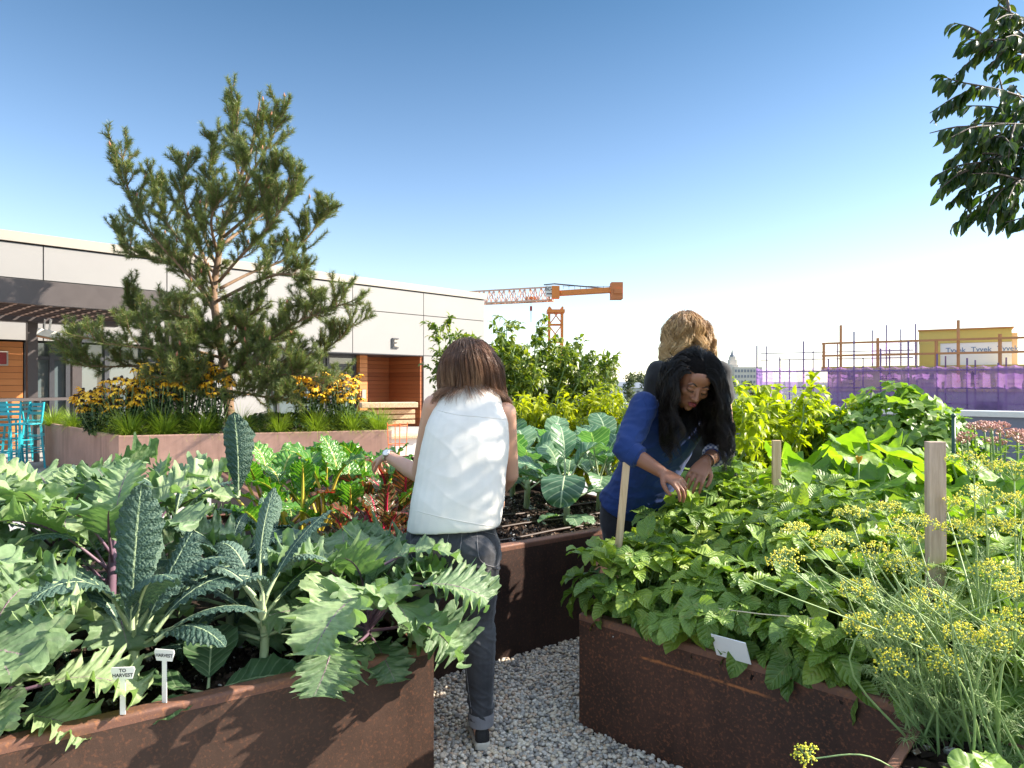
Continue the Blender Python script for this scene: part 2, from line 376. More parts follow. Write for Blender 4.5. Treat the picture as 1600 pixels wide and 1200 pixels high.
def bed(label, poly, h, ms, soil_drop=.07, chips=0, seed=1, chip_box=None, cat='planter bed', mrim=None, lip=.045, grp='weathered steel raised beds'):
    P = np.array(poly); c = P.mean(0)
    th = thing('raised_bed', label, cat, (c[0], c[1], 0), 0, grp); Q = P - c
    mb = MB(); sweep(mb, Q, [(0, 0), (0, h - .03), (.008, h - .03), (.008, 0)], True); mb.build('steel_wall', ms, th)
    r_ = .012
    pr_ = [(-.001, h - .03), (-.001, h - r_)] + [(r_ - r_ * math.cos(a) - .001, h - r_ + r_ * math.sin(a)) for a in (.4, .8, 1.2, 1.57)] + [(lip, h), (lip, h - .006), (r_, h - .008), (.007, h - .03)]
    mb = MB(); sweep(mb, Q, pr_, True); mb.build('rim', mrim or M_rim, th)
    q = offset_poly(Q, .012); r = rng_(seed); n = 70
    s, t_ = np.meshgrid(np.linspace(0, 1, n), np.linspace(0, 1, n), indexing='ij')
    if len(q) == 4:
        XY = ((1 - s) * (1 - t_))[..., None] * q[0] + (s * (1 - t_))[..., None] * q[1] + (s * t_)[..., None] * q[2] + ((1 - s) * t_)[..., None] * q[3]
        XY = XY.reshape(-1, 2)
        Z = np.array([h - soil_drop + .022 * nz((x, y, seed), 6) + .014 * nz((x, y, seed), 25) for x, y in XY])
        i, j = np.meshgrid(np.arange(n - 1), np.arange(n - 1), indexing='ij'); k = (i * n + j)
        mb = MB(); mb.add(np.c_[XY, Z], np.stack([k, k + n, k + n + 1, k + 1], -1).reshape(-1, 4), rnd=.35)
        for _ in range(chips):
            a, b = r.random(2)
            if chip_box: a = chip_box[0] + a * (chip_box[1] - chip_box[0]); b = chip_box[2] + b * (chip_box[3] - chip_box[2])
            p = (1 - a) * (1 - b) * q[0] + a * (1 - b) * q[1] + a * b * q[2] + (1 - a) * b * q[3]
            z = h - soil_drop + .022 * nz((p[0], p[1], seed), 6) + .012
            d1 = nrm(r.normal(size=3) * (1, 1, .35)); d2 = nrm(np.cross(d1, r.normal(size=3))); d3 = np.cross(d1, d2); e = .004 + .010 * r.random() ** 2
            obox(mb, (p[0], p[1], z), d1 * e * r.uniform(.8, 2.2), d2 * e * .7, d3 * e * .5, r.random() ** 1.3 if r.random() > .03 else 1)
        mb.build('soil', M_soil, th, smooth=False)
    else:
        mb = MB(); mb.add(np.c_[q, np.full(len(q), h - soil_drop)], [tuple(range(len(q)))], rnd=.4); mb.build('soil', M_soil, th)
    return th
bed('brown rusted steel raised bed full of kale at the left front', bedA, .483, M_stA, .06, 2600, 2, (.5, 1, 0, .25))
bed('dark tall steel raised bed of collards behind the woman in the white top', bedB, .60, M_stB, .05, 4200, 3, (.25, 1, .0, .32))
bed('rusty steel raised bed of beans with an orange scratch along its front', bedC, .483, M_stC, .06, 1200, 4, (0, .6, 0, .3))
bed('narrow rimmed steel bed of dill and lettuce in the bottom right corner', bedD, .475, M_stC, .05, 2500, 6, (0, .6, .1, 1), lip=.028)
bed('raised bed of squash behind the bean bed on the right', bedE, .5, M_stB, .06, 0, 7)
PP = [(-8.28, 12.1), (-5.16, 8.96), (-1.78, 10.1), (-2.6, 12.8), (-7.0, 13.4)]
M_pl = m_steel('pink weathered steel', (.34, .20, .155), (.46, .28, .22), (.40, .22, .15), .25)
bed('large pinkish steel planter under the pine tree', PP, .75, M_pl, .05, 0, 8, mrim=M_pl, lip=.05, grp=None, cat='planter')

# ------------------------------------------------------------------ pavilion building
WO = np.array([-10.97, 14.6]); WT = nrm(np.array([.692, .722])); WNn = np.array([WT[1], -WT[0]])   # along, outward
def wp(t, off, z): p = WO + WT * t + WNn * off; return np.array([p[0], p[1], z])
def wbox(mb, t0, t1, o0, o1, z0, z1, rnd=0):
    obox(mb, wp((t0 + t1) / 2, (o0 + o1) / 2, (z0 + z1) / 2), np.r_[WT, 0] * (t1 - t0) / 2, np.r_[WNn, 0] * (o1 - o0) / 2, (0, 0, (z1 - z0) / 2), rnd)
M_panel = plain('pale panel', (.245, .238, .232), .55, 0, .07, .8)
M_cop = plain('coping metal', (.33, .295, .25), .45, 0, .05, 2)
M_gap = plain('panel joint', (.11, .11, .11), .8)
t = NT('cedar boards')
M_cedar = None
def cedar(name, a, b):
    t = NT(name); c = t.coord(); s = t.n('ShaderNodeSeparateXYZ'); t.l(c, s.inputs[0]); q = t.math('DIVIDE', s.outputs[2], .14)
    wn_ = t.n('ShaderNodeTexWhiteNoise', noise_dimensions='1D'); t.l(t.math('FLOOR', q), wn_.inputs['W'])
    g = t.noise(3, 6, .6, t.coord((1.2, 1.2, 30)))
    k = t.mix(t.math('ADD', t.math('MULTIPLY', g, .5), t.math('MULTIPLY', wn_.outputs[0], .5)), a, b)
    gap = t.step(t.math('ABSOLUTE', t.math('SUBTRACT', t.math('FRACT', q), .5)), .46, .485)
    k = t.mix(gap, k, [x * .25 for x in a])
    return t.done(t.pr(k, .5, 0, .4, t.bump(t.math('MULTIPLY', gap, -1), .6, .02)))
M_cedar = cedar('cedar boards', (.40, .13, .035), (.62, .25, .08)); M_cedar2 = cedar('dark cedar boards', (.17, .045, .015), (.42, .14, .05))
M_frame = plain('dark frame', (.045, .047, .055), .4)
t = NT('glass'); M_glass = t.done(t.pr((.10, .13, .14), .04, 0, .9))
M_blind = plain('blind', (.55, .58, .58), .7)
bld = thing('pavilion_building', 'low white panelled building with cedar entrance behind the pine', 'building', wp(3, -6, 0))
bo = np.array(bld.location)
class OB(MB):
    def __init__(s, o): super().__init__(); s.o = np.array(o)
    def build(s, *a, **k): s.V = [v - s.o for v in s.V]; return super().build(*a, **k)
mb = OB(bo)
TJ = [-7.5, -4.74, -1.97, .8, 3.4, 6.03, 8.79, 11.56, 14.4]
for a, b in zip(TJ[:-1], TJ[1:]):
    for z0, z1 in ((2.38, 3.73), (3.73, 4.5)): wbox(mb, a + .012, b - .012, -.05, 0, z0 + .012, z1 - .012)
for a, b in ((3.4, 6.03), (11.56, 14.4)):
    wbox(mb, a + .012, b - .012, -.05, 0, 0, 2.368)
for k in range(4): # return wall beyond the corner
    o = wp(14.4, -.05, 0); 
mb.build('panel', M_panel, bld)
mb = OB(bo); wbox(mb, -7.5, 14.38, -.55, -.055, 2.40, 4.5); wbox(mb, 3.42, 6.0, -1.4, -.055, 0, 2.4); wbox(mb, 11.6, 14.38, -1.4, -.055, 0, 2.4)
wbox(mb, -7.5, 14.38, -12, -1.95, 0, 4.5); wbox(mb, -7.5, 14.38, -1.95, -.5, 2.41, 4.49)
mb.build('wall', M_gap, bld)
mb = OB(bo); wbox(mb, 14.39, 14.42, -12, -.05, 0, 4.5); mb.build('side_panel', M_panel, bld)
mb = OB(bo); wbox(mb, -7.5, 14.46, -.4, .05, 4.52, 4.74); wbox(mb, -7.5, 14.46, -12, -.4, 4.52, 4.70); mb.build('roof_coping', M_cop, bld)
mb = OB(bo); wbox(mb, 6.05, 11.55, -1.9, -.001, 2.365, 2.385); mb.build('soffit', M_frame, bld)
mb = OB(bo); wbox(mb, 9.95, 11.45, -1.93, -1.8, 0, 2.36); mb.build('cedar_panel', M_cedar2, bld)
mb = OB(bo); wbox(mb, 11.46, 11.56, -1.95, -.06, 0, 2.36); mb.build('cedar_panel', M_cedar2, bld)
mb = OB(bo); wbox(mb, 9.65, 9.94, -1.6, -.9, 0, 2.36); mb.build('cedar_panel', M_cedar, bld)
# door and glazing of the entrance
dr = OB(bo)
for a, b in ((8.55, 8.64), (9.56, 9.64)): wbox(dr, a, b, -1.2, -1.08, 0, 2.36)
wbox(dr, 8.64, 9.56, -1.2, -1.08, 2.27, 2.36); wbox(dr, 8.64, 9.56, -1.2, -1.08, 2.0, 2.08)
fr = dr.build('door_frame', M_frame, bld)
d2 = OB(bo)
for a, b in ((8.645, 8.78), (9.42, 9.555)): wbox(d2, a, b, -1.17, -1.12, .01, 1.995)
wbox(d2, 8.78, 9.42, -1.17, -1.12, 1.86, 1.995); wbox(d2, 8.78, 9.42, -1.17, -1.12, .01, .25)
dd = d2.build('door', M_frame, bld)
g = OB(bo); wbox(g, 8.78, 9.42, -1.155, -1.135, .25, 1.86); wbox(g, 8.64, 9.56, -1.155, -1.135, 2.08, 2.27); g.build('pane', M_glass, dd)
g = OB(bo); wbox(g, 8.83, 8.85, -1.12, -1.05, .85, 1.25); g.build('handle', M_cop, dd)
g = OB(bo); wbox(g, 6.05, 8.54, -1.3, -1.2, 0, 2.36); g.build('glass_wall', M_glass, bld)
g = OB(bo)
for a in (6.1, 6.9, 7.7, 8.45): wbox(g, a, a + .08, -1.195, -1.12, 0, 2.36)
wbox(g, 6.1, 8.5, -1.196, -1.14, 1.95, 2.02); g.build('window_frame', M_frame, bld)
g = OB(bo); wbox(g, 9.72, 9.86, -.898, -.87, .95, 1.25); g.build('call_panel', M_cop, bld)
# under the pergola: cedar wall, glazing
g = OB(bo); wbox(g, -7.4, .48, -.5, -.3, 0, 2.36); g.build('cedar_panel', M_cedar, bld)
g = OB(bo); wbox(g, .5, 3.4, -.5, -.42, 0, 2.36); g.build('glass_wall', M_glass, bld)
g = OB(bo)
for a in (.5, .98, 1.3, 2.1, 2.9, 3.3): wbox(g, a, a + .1, -.419, -.3, 0, 2.36)
wbox(g, .5, 3.4, -.418, -.32, 1.98, 2.06); g.build('window_frame', M_frame, bld)
g = OB(bo); wbox(g, -.12, .18, -.30, -.27, 1.86, 2.12); g.build('alarm_box', plain('red box', (.25, .03, .03), .4), bld)
g = OB(bo); 
for a, b, c_, d_ in ((-.15, .21, 2.12, 2.15), (-.15, .21, 1.83, 1.86), (-.15, -.12, 1.86, 2.12), (.18, .21, 1.86, 2.12)): wbox(g, a, b, -.30, -.262, c_, d_)
g.build('alarm_frame', M_cop, bld)
# small E-shaped bracket light on the panel
wl = thing('wall_light', 'small square bracket light on the white panel above the entrance', 'wall light', wp(10.35, 0, 2.75))
g = OB(wl.location); wbox(g, 10.25, 10.28, 0, .05, 2.6, 2.9); wbox(g, 10.25, 10.5, 0, .05, 2.88, 2.91); wbox(g, 10.25, 10.5, 0, .05, 2.59, 2.62); wbox(g, 10.28, 10.42, 0, .04, 2.74, 2.76); g.build('bracket', M_frame, wl)
g = OB(wl.location); wbox(g, 10.33, 10.48, .005, .045, 2.64, 2.73); wbox(g, 10.33, 10.48, .005, .045, 2.78, 2.86); g.build('lens', M_cop, wl)

# ------------------------------------------------------------------ pergola
M_perg = plain('bronze metal', (.085, .072, .072), .42, .3, .08, 3); M_slat = plain('brown slats', (.07, .04, .03), .55)
pg = thing('pergola', 'dark bronze metal pergola with slatted roof in front of the building', 'pergola', wp(-2, 2, 0))
po = np.array(pg.location)
PF = 4.07; PE = 2.25    # front offset from the wall, right end along the wall
mb = OB(po); wbox(mb, -7, PE, PF - .16, PF, 2.79, 3.2); mb.build('front_beam', M_perg, pg)
mb = OB(po); wbox(mb, PE - .2, PE, .3, PF - .17, 2.79, 3.19); mb.build('side_beam', M_perg, pg)
mb = OB(po); wbox(mb, -7, PE - .21, .62, .9, 2.72, 2.98); mb.build('rear_beam', M_perg, pg)
mb = OB(po)
for k in range(34): wbox(mb, -6.9 + k * .265, -6.9 + k * .265 + .05, .92, PF - .17, 2.95, 3.09)
mb.build('slats', M_slat, pg)
mb = OB(po)
for k in range(8): wbox(mb, -7, PE - .22, 1.1 + k * .38, 1.16 + k * .38, 2.82, 2.94)
mb.build('slats', M_slat, pg)
for t_, o_ in ((.44, .75), (1.25, .75)):
    mb = OB(po); wbox(mb, t_ - .09, t_ + .09, o_ - .09, o_ + .09, 0, 2.72); mb.build('post', M_perg, pg)
mb = OB(po); wbox(mb, PE - .24, PE - .004, PF - .26, PF - .005, 0, 2.79); mb.build('post', M_perg, pg)
mb = OB(po); wbox(mb, -5.4, -5.2, PF - .22, PF - .02, 0, 2.79); mb.build('post', M_perg, pg)
# white heater lamps under the pergola
M_whm = plain('white enamel', (.75, .73, .68), .4)
ht = thing('patio_heater', 'white and copper heater hanging under the pergola roof', 'heater', at(77, 522, 13.6))
o = np.array(ht.location); mb = MB(); obox(mb, (0, 0, 0), nrm((1, .6, -.25)) * .2, nrm((-.6, 1, 0)) * .11, nrm((.15, .1, 1)) * .07); mb.build('housing', M_whm, ht, bev=.015)
mb = MB(); obox(mb, (-.02, -.03, -.085), nrm((1, .6, -.25)) * .17, nrm((-.6, 1, 0)) * .09, nrm((.15, .1, 1)) * .012); mb.build('reflector', plain('copper', (.35, .16, .08), .35, .8), ht)
mb = MB(); tube(mb, [(0, 0, .06), (.02, .02, .3)], .02); tube(mb, [(-.1, 0, .06), (-.1, .02, .3)], .012); mb.build('bracket', M_whm, ht)
# bar counter and stools
ct = thing('bar_counter', 'long dark bar-height counter behind the turquoise stools', 'counter', at(40, 650, 12.3))
co = np.array(ct.location); p0 = at(-60, 621, 11.3); p1 = at(118, 621, 13.3); p0[2] = p1[2] = 1.15
mb = OB((co[0], co[1], co[2])); bar(mb, p0, p1, .36, .05); mb.build('counter_top', M_perg, ct)
for f_ in (.25, .62, .97):
    q = p0 + (p1 - p0) * f_; mb = OB(co); bar(mb, (q[0], q[1], 0), (q[0], q[1], 1.12), .07, .07); mb.build('leg', M_perg, ct)
M_turq = plain('turquoise paint', (.02, .36, .43), .35, .1, .06)
def make_stool(loc, rz, label):
    th = thing('bar_stool', label, 'bar stool', loc, rz, 'turquoise bar stools')
    mb = MB(); box(mb, -.19, -.19, .745, .19, .19, .765); 
    for y in (-.13, -.05, .03, .11): box(mb, -.18, y, .766, .18, y + .055, .775)
    mb.build('seat', M_turq, th, bev=.006)
    for sx in (-1, 1):
        for sy in (-1, 1):
            mb = MB(); bar(mb, (sx * .175, sy * .175, .744), (sx * .22, sy * .22, 0), .03, .03); mb.build('leg', M_turq, th)
    mb = MB()
    for z, e in ((.28, .205), (.5, .19)):
        for sx in (-1, 1): bar(mb, (sx * e, -e, z), (sx * e, e, z), .018, .018); bar(mb, (-e, sx * e, z + .03), (e, sx * e, z + .03), .018, .018)
    mb.build('foot_rail', M_turq, th)
    mb = MB()
    for sx in (-1, 1): bar(mb, (sx * .175, .185, .77), (sx * .17, .235, 1.12), .026, .026)
    for z in (.93, 1.01, 1.08): bar(mb, (-.17, .2 + (z - .77) * .14, z), (.17, .2 + (z - .77) * .14, z), .012, .05)
    mb.build('backrest', M_turq, th); return th
st = make_stool((*at(36, 700, 11.5)[:2], 0), R(-20), 'turquoise metal bar stool nearest the planter with its slatted back facing out')
dup(st, (*at(4, 700, 11.2)[:2], 0), R(15), 'turquoise bar stool at the far left picture edge')
dup(st, (*at(62, 700, 12.6)[:2], 0), R(100), 'turquoise bar stool turned sideways beside the counter end')
dup(st, (*at(20, 700, 12.9)[:2], 0), R(160), 'turquoise bar stool on the far side half hidden behind two others')

# ------------------------------------------------------------------ bench, cage
M_pale = m_wood('pale timber', (.50, .34, .2), (.72, .54, .36), (14, 1.5, 14))
bn = thing('slatted_bench', 'pale timber slatted bench beyond the end of the planter', 'bench', (-2.32, 13.2, 0), R(20))
mb = MB(); box(mb, -.62, -.28, .98, .45, .02, 1.08); mb.build('top_rail', M_pale, bn, bev=.01)
for k in range(3): mb = MB(); box(mb, -.62, -.1, .66 + k * .1, .43, -.06, .735 + k * .1); mb.build('back_slat', M_pale, bn, bev=.006)
mb = MB(); box(mb, -.62, -.7, .42, .46, -.12, .48); mb.build('seat', M_pale, bn, bev=.01)
mb = MB(); box(mb, -.6, -.64, 0, .44, -.14, .418); mb.build('base', plain('white render', (.7, .66, .6), .7), bn)
M_or = plain('orange paint', (.70, .16, .04), .45)
cg = thing('tomato_cage', 'orange wire plant cage standing in front of the pale bench', 'plant cage', at(621, 745, 9.4) * (1, 1, 0))
mb = MB()
for k in range(4):
    a = k * TAU / 4 + .4; mb_p = [(.14 * math.cos(a), .14 * math.sin(a), .9), (.1 * math.cos(a), .1 * math.sin(a), 0)]; tube(mb, mb_p, .006, 5)
mb.build('upright', M_or, cg)
for z, e in ((.86, .138), (.6, .127), (.35, .115)):
    mb = MB(); tube(mb, [(e * math.cos(a), e * math.sin(a), z) for a in np.linspace(0, TAU, 17)], .006, 5); mb.build('ring', M_or, cg)

# ------------------------------------------------------------------ parapet (behind the right-hand beds)
M_par = plain('grey render', (.16, .17, .21), .7, 0, .06, 2); M_cap = plain('cap metal', (.62, .62, .60), .35, .3)
pa, pb = np.array([9.8, 6.7, 0]), np.array([-.4, 15.55, 0]); dpar = nrm(pb - pa)
pt = thing('parapet_wall', 'grey roof-edge wall with a pale metal cap on the right', 'wall', pa + (pb - pa) / 2)
mb = OB(pt.location); bar(mb, (*pa[:2], .49), (*pb[:2], .49), .3, .98); mb.build('wall', M_par, pt)
mb = OB(pt.location); bar(mb, (*pa[:2], 1.02), (*pb[:2], 1.02), .38, .075); mb.build('cap', M_cap, pt)

# ------------------------------------------------------------------ tower crane
cr = thing('tower_crane', 'orange tower crane with a lattice jib standing beyond the roof', 'crane', at(868, 560, 90) * (1, 1, 0) + (0, 0, -16))
o = np.array(cr.location); M_crane = plain('crane orange', (.72, .22, .04), .5, 0, .06); M_lat = plain('jib lattice', (.70, .42, .3), .55); M_conc = plain('ballast', (.55, .19, .07), .8)
Zj = CAMZ + 134 / F * 90
def lattice(mb, p, q, w_, h_, n, r1=.09, r2=.05, tri=False):
    p, q = np.asarray(p, float), np.asarray(q, float); d = nrm(q - p); sx = nrm(np.cross(d, (0, 0, 1)) if abs(d[2]) < .9 else np.array([1.0, 0, 0])); uz = np.cross(sx, d)
    cs = [(-w_, -h_), (w_, -h_), (w_, h_), (-w_, h_)] if not tri else [(-w_, -h_), (w_, -h_), (0, h_)]
    L = [[p + (q - p) * i / n + sx * a / 2 + uz * b / 2 for i in range(n + 1)] for a, b in cs]
    for l in L: bar(mb, l[0], l[-1], r1 * 2, r1 * 2)
    m = len(L)
    for k in range(m):
        a, b = L[k], L[(k + 1) % m]
        for i in range(n):
            bar(mb, a[i], b[i + 1], r2 * 2, r2 * 2) if i % 2 else bar(mb, b[i], a[i + 1], r2 * 2, r2 * 2)
            bar(mb, a[i], b[i], r2 * 2, r2 * 2)
mb = OB(o); b0 = at(868, 600, 90); lattice(mb, (b0[0], 90, -16), (b0[0], 90, Zj - 1.2), 1.7, 1.7, 12, .13, .07); mb.build('mast', M_crane, cr)
mb = OB(o); q = at(868, 487, 90); obox(mb, q, (1.15, 0, 0), (0, 1.15, 0), (0, 0, .2)); mb.build('platform', M_crane, cr)
mb = OB(o); p = at(862, 459, 90.5); q = at(690, 468, 100); lattice(mb, p, q, 1.3, 1.8, 22, .1, .05, True); mb.build('jib', M_lat, cr)
mb = OB(o); p2 = p + (0, -.0, -.9); q2 = q + (0, 0, -.9); bar(mb, p2 + (0, -.66, 0), q2 + (0, -.66, 0), .22, .22); mb.build('jib_chord', M_crane, cr)
mb = OB(o); p = at(872, 458.5, 90); q = at(960, 453, 87); obox(mb, (p + q) / 2, (q - p) / 2, (.05, .7, 0), (0, 0, .3)); mb.build('counter_jib', M_crane, cr)
mb = OB(o); q = at(963, 455, 86.8); obox(mb, q, (.72, 0, 0), (0, .8, 0), (0, 0, 1.05)); obox(mb, q + (.1, 0, -.1), (.5, 0, 0), (0, .95, 0), (0, 0, .3)); mb.build('counterweight', M_conc, cr)
mb = OB(o); bar(mb, at(866, 443.5, 90), at(950, 451, 87.4), .16, .16); bar(mb, at(866, 443.5, 90), at(850, 445, 90.7), .14, .14); mb.build('tie_bar', M_gap, cr)
mb = OB(o); obox(mb, at(860, 455, 89.3), (.62, 0, 0), (0, .12, 0), (0, 0, .72)); sg = mb.build('sign', M_whm, cr)
mb = OB(o); text_mb(mb, 'EC-B', .62, at(859.5, 451.5, 89.1), (1, 0, 0), (0, 0, 1), .0, bold=.012); obox(mb, at(860, 459, 89.15), (.5, 0, 0), (0, .01, 0), (0, 0, .07)); mb.build('lettering', plain('sign ink', (.06, .03, .05), .6), sg)
mb = OB(o); obox(mb, at(868, 457, 89.6), (.5, 0, 0), (0, .6, 0), (0, 0, .8)); mb.build('cab', M_crane, cr)
mb = OB(o); obox(mb, at(829, 466, 92.5), (.7, 0, 0), (0, .6, 0), (0, 0, .14)); mb.build('trolley', M_crane, cr)
mb = OB(o); a = at(829, 467, 92.5); tube(mb, [a + (.06, 0, 0), a + (.06, 0, -1.1)], .02, 4); tube(mb, [a + (.06, 0, -1.6), a + (.06, 0, -3.2)], .05, 5); mb.build('hoist_rope', M_gap, cr)
mb = OB(o); obox(mb, a + (.06, 0, -1.3), (.16, 0, 0), (0, .2, 0), (0, 0, .3)); mb.build('hook_block', plain('hook red', (.35, .06, .07), .5), cr)
mb = OB(o); 
for k in range(9): bar(mb, at(880 + k * 9, 446 + .2 * k, 89 - .3 * k), at(880 + k * 9, 452, 89 - .3 * k), .05, .05)
bar(mb, at(880, 447, 89), at(955, 447.5, 87), .05, .05); mb.build('walkway_rail', M_gap, cr)

# ------------------------------------------------------------------ scaffolded building on the right
SB0, SB1 = at(1182, 600, 45.7), at(1720, 600, 36.0); sdv = nrm(SB1 - SB0); sdv[2] = 0; sdv = nrm(sdv); snr = np.array([sdv[1], -sdv[0], 0]); SBL = np.linalg.norm((SB1 - SB0)[:2])
sb = thing('scaffolded_building', 'flat building under construction wrapped in purple scaffold netting', 'building', (*(SB0[:2] + SB1[:2]) / 2, -16))
so = np.array(sb.location)
def sp(s, off, z): q = SB0 + sdv * s + snr * off; q[2] = z; return q
def sbox(mb, s0, s1, o0, o1, z0, z1): obox(mb, sp((s0 + s1) / 2, (o0 + o1) / 2, (z0 + z1) / 2), sdv * (s1 - s0) / 2, snr * (o1 - o0) / 2, (0, 0, (z1 - z0) / 2))
M_bd = plain('wall boarding', (.62, .42, .28), .7, 0, .1, .6); M_pw = plain('grey sheathing', (.42, .36, .42), .8, 0, .1, .5); M_y = plain('yellow sheathing', (.58, .45, .12), .6, 0, .08, 1.5); M_wrap = plain('white wrap', (.78, .78, .80), .5, 0, .05, 1.2)
t = NT('purple net'); c = t.coord(); tr = t.n('ShaderNodeBsdfTransparent'); mx = t.n('ShaderNodeMixShader'); t.l(t.math('ADD', t.math('MULTIPLY', t.step(t.noise(.5, 5, .65, c), .3, .7), .3), .32), mx.inputs[0])
tl = t.n('ShaderNodeBsdfTranslucent'); tl.inputs[0].default_value = (.5, .25, .7, 1); m2 = t.n('ShaderNodeMixShader'); m2.inputs[0].default_value = .5
pp = t.pr(t.mix(t.noise(1.2, 5, .6, c), (.34, .18, .52), (.54, .36, .70)), .7); t.l(pp, m2.inputs[1]); t.l(tl.outputs[0], m2.inputs[2]); t.l(tr.outputs[0], mx.inputs[1]); t.l(m2.outputs[0], mx.inputs[2]); M_net = t.done(mx.outputs[0])
ztop = CAMZ + 25 / F * 45.7
mb = OB(so); sbox(mb, 4.2, SBL, -14, -1.5, -16, .95); mb.build('wall', M_pw, sb)
mb = OB(so); sbox(mb, 4.2, SBL, -14.2, -1.45, .97, 2.3); bnd = mb.build('upper_band', M_bd, sb)
mb = OB(so); sbox(mb, 3.8, SBL + .1, -14.3, -1.2, 2.31, 2.55); mb.build('roof_edge', M_y, sb)
# printed marks along the band
M_ink = plain('print ink', (.10, .06, .07), .7)
for k in range(9):
    mb = OB(so)
    s_ = 5.4 + k * 2.15 + (.15 if k % 2 else 0); z_ = 1.86
    if k < 6:
        a = sp(s_, -1.44, z_)
        for dx in (-.3, 0, .3): mb.add([a + sdv * (dx - .2), a + sdv * (dx + .2), a + sdv * dx + np.array([0, 0, .34 if dx == 0 else .2])], [(0, 1, 2)])
        obox(mb, a + (0, 0, -.09), sdv * .45, snr * .004, (0, 0, .04))
    else:
        for q in range(7): obox(mb, sp(s_ + q * .2 - .6, -1.44, z_ + .02), sdv * .07, snr * .004, (0, 0, .09))
    obox(mb, sp(s_, -1.44, z_ - .42), sdv * .3, snr * .004, (0, 0, .025))
    mb.build('printed_mark', M_ink, bnd)
for k in range(7): # openings behind the netting
    mb = OB(so); sbox(mb, 6 + k * 3.1, 7.2 + k * 3.1, -1.5, -1.42, -1.4, .4); mb.build('window', M_frame, sb)
mb = OB(so)
for k in range(24):
    s0 = k * SBL / 24; n_ = 6
    for (sa, sc_) in ((s0, s0 + SBL / 24),):
        g = np.linspace(0, 1, n_); V = []
        for zz in np.linspace(ztop, -6, 9):
            for q in g: V.append(sp(sa + (sc_ - sa) * q, .12 * math.sin(math.pi * q) * (.4 + .6 * abs(math.sin(zz * 1.9 + k * 1.3))) + .05 * math.sin(q * 9 + zz * 3 + k), zz - .10 * math.sin(math.pi * q) * (zz == ztop)))
        i, j = np.meshgrid(np.arange(8), np.arange(n_ - 1), indexing='ij'); f = i * n_ + j
        mb.add(V, np.stack([f, f + 1, f + n_ + 1, f + n_], -1).reshape(-1, 4))
for k in range(3):
    V = [sp(0, -.2 - k * 1.5 + .0, ztop), sp(0, -1.7 - k * 1.5, ztop - .2), sp(0, -1.7 - k * 1.5, -6), sp(0, -.2 - k * 1.5, -6)]; mb.add(V, [(0, 1, 2, 3)])
mb.build('scaffold_net', M_net, sb, smooth=True)
M_pole = plain('scaffold tube', (.16, .09, .22), .45, .3); M_wrail = plain('timber rail', (.50, .22, .09), .7)
mb = OB(so)
for k in range(13):
    s_ = k * SBL / 12; tube(mb, [sp(s_, -.12, -6), sp(s_, -.12, ztop + (1.5, .7, 1.7, .5, 2.2, 1.1)[k % 6] * (1 if k < 8 else .25))], .05, 5); tube(mb, [sp(s_ + .4, -1.1, -6), sp(s_ + .4, -1.1, ztop + (1.5, .6, 1.1)[k % 3] * (1 if k < 8 else .3))], .04, 5)
for zz in (ztop - .25, ztop - 1.3, ztop - 2.2, ztop - 3.2, ztop - 4.3): tube(mb, [sp(0, -.1, zz), sp(SBL, -.1, zz)], .045, 5)
for zz in (ztop + .55, ztop + 1.0): tube(mb, [sp(0, -1.1, zz), sp(9, -1.1, zz)], .03, 5)
mb.build('scaffold_tubes', M_pole, sb)
for zz in (3.25, 4.05): mb = OB(so); bar(mb, sp(3.9, -.9, zz), sp(SBL, -.9, zz), .1, .13); mb.build('guard_rail', M_wrail, sb)
mb = OB(so)
for k in range(8): mb = OB(so); bar(mb, sp(4 + k * 3.1, -.92, 2.4), sp(4 + k * 3.1, -.92, 4.3 if k % 2 else 4.1), .13, .13); mb.build('guard_post', M_wrail, sb)
for k in range(3): mb = OB(so); bar(mb, sp(5 + k * 6.3, -.95, 1.5), sp(5 + k * 6.3, -.95, 5.2), .12, .12); mb.build('guard_post', M_wrail, sb)
s1_ = 9.25; mb = OB(so); sbox(mb, s1_, s1_ + 4.7, -9, -3, 2.56, 3.95); bxx = mb.build('wrapped_wall', M_wrap, sb)
mb = OB(so); sbox(mb, s1_ - .05, s1_ + 4.7, -9.1, -2.97, 3.96, 4.75); mb.build('penthouse_top', M_y, sb)
mb = OB(so); sbox(mb, s1_ - .1, s1_ + 4.8, -9.2, -2.85, 4.76, 4.84); mb.build('penthouse_coping', M_wrail, sb)
mb = OB(so); sbox(mb, s1_ - .03, s1_ + 1.1, -3.0, -2.95, 2.56, 3.955); mb.build('sheathing_panel', M_y, sb)
mb = OB(so); sbox(mb, s1_ + 4.71, s1_ + 5.1, -8.6, -5.2, 2.56, 4.6); mb.build('stair_head', M_bd, sb)
M_wp = plain('wrap print', (.16, .25, .42), .6)
for k in range(3): mb = OB(so); text_mb(mb, 'Tyvek', .42, sp(s1_ + 1.9 + k * 1.3, -2.985, 3.5 + .02 * k), sdv, (0, 0, 1), .0, bold=.006); mb.build('lettering', M_wp, bxx)
mb = OB(so); V = [sp(s1_ - 2.6, -2.4, 4.2), sp(s1_ - .2, -2.4, 4.2), sp(s1_ - .2, -2.4, 2.5), sp(s1_ - 2.6, -2.4, 2.5)]; mb.add(V, [(0, 1, 2, 3)]); mb.build('stair_net', M_net, sb)
mb = OB(so)
for k in range(4): tube(mb, [sp(s1_ - 2.6 + k * .8, -2.45, 2.4), sp(s1_ - 2.6 + k * .8, -2.45, 4.9 + .3 * (k % 2))], .04, 5)
mb.build('stair_tubes', M_pole, sb)

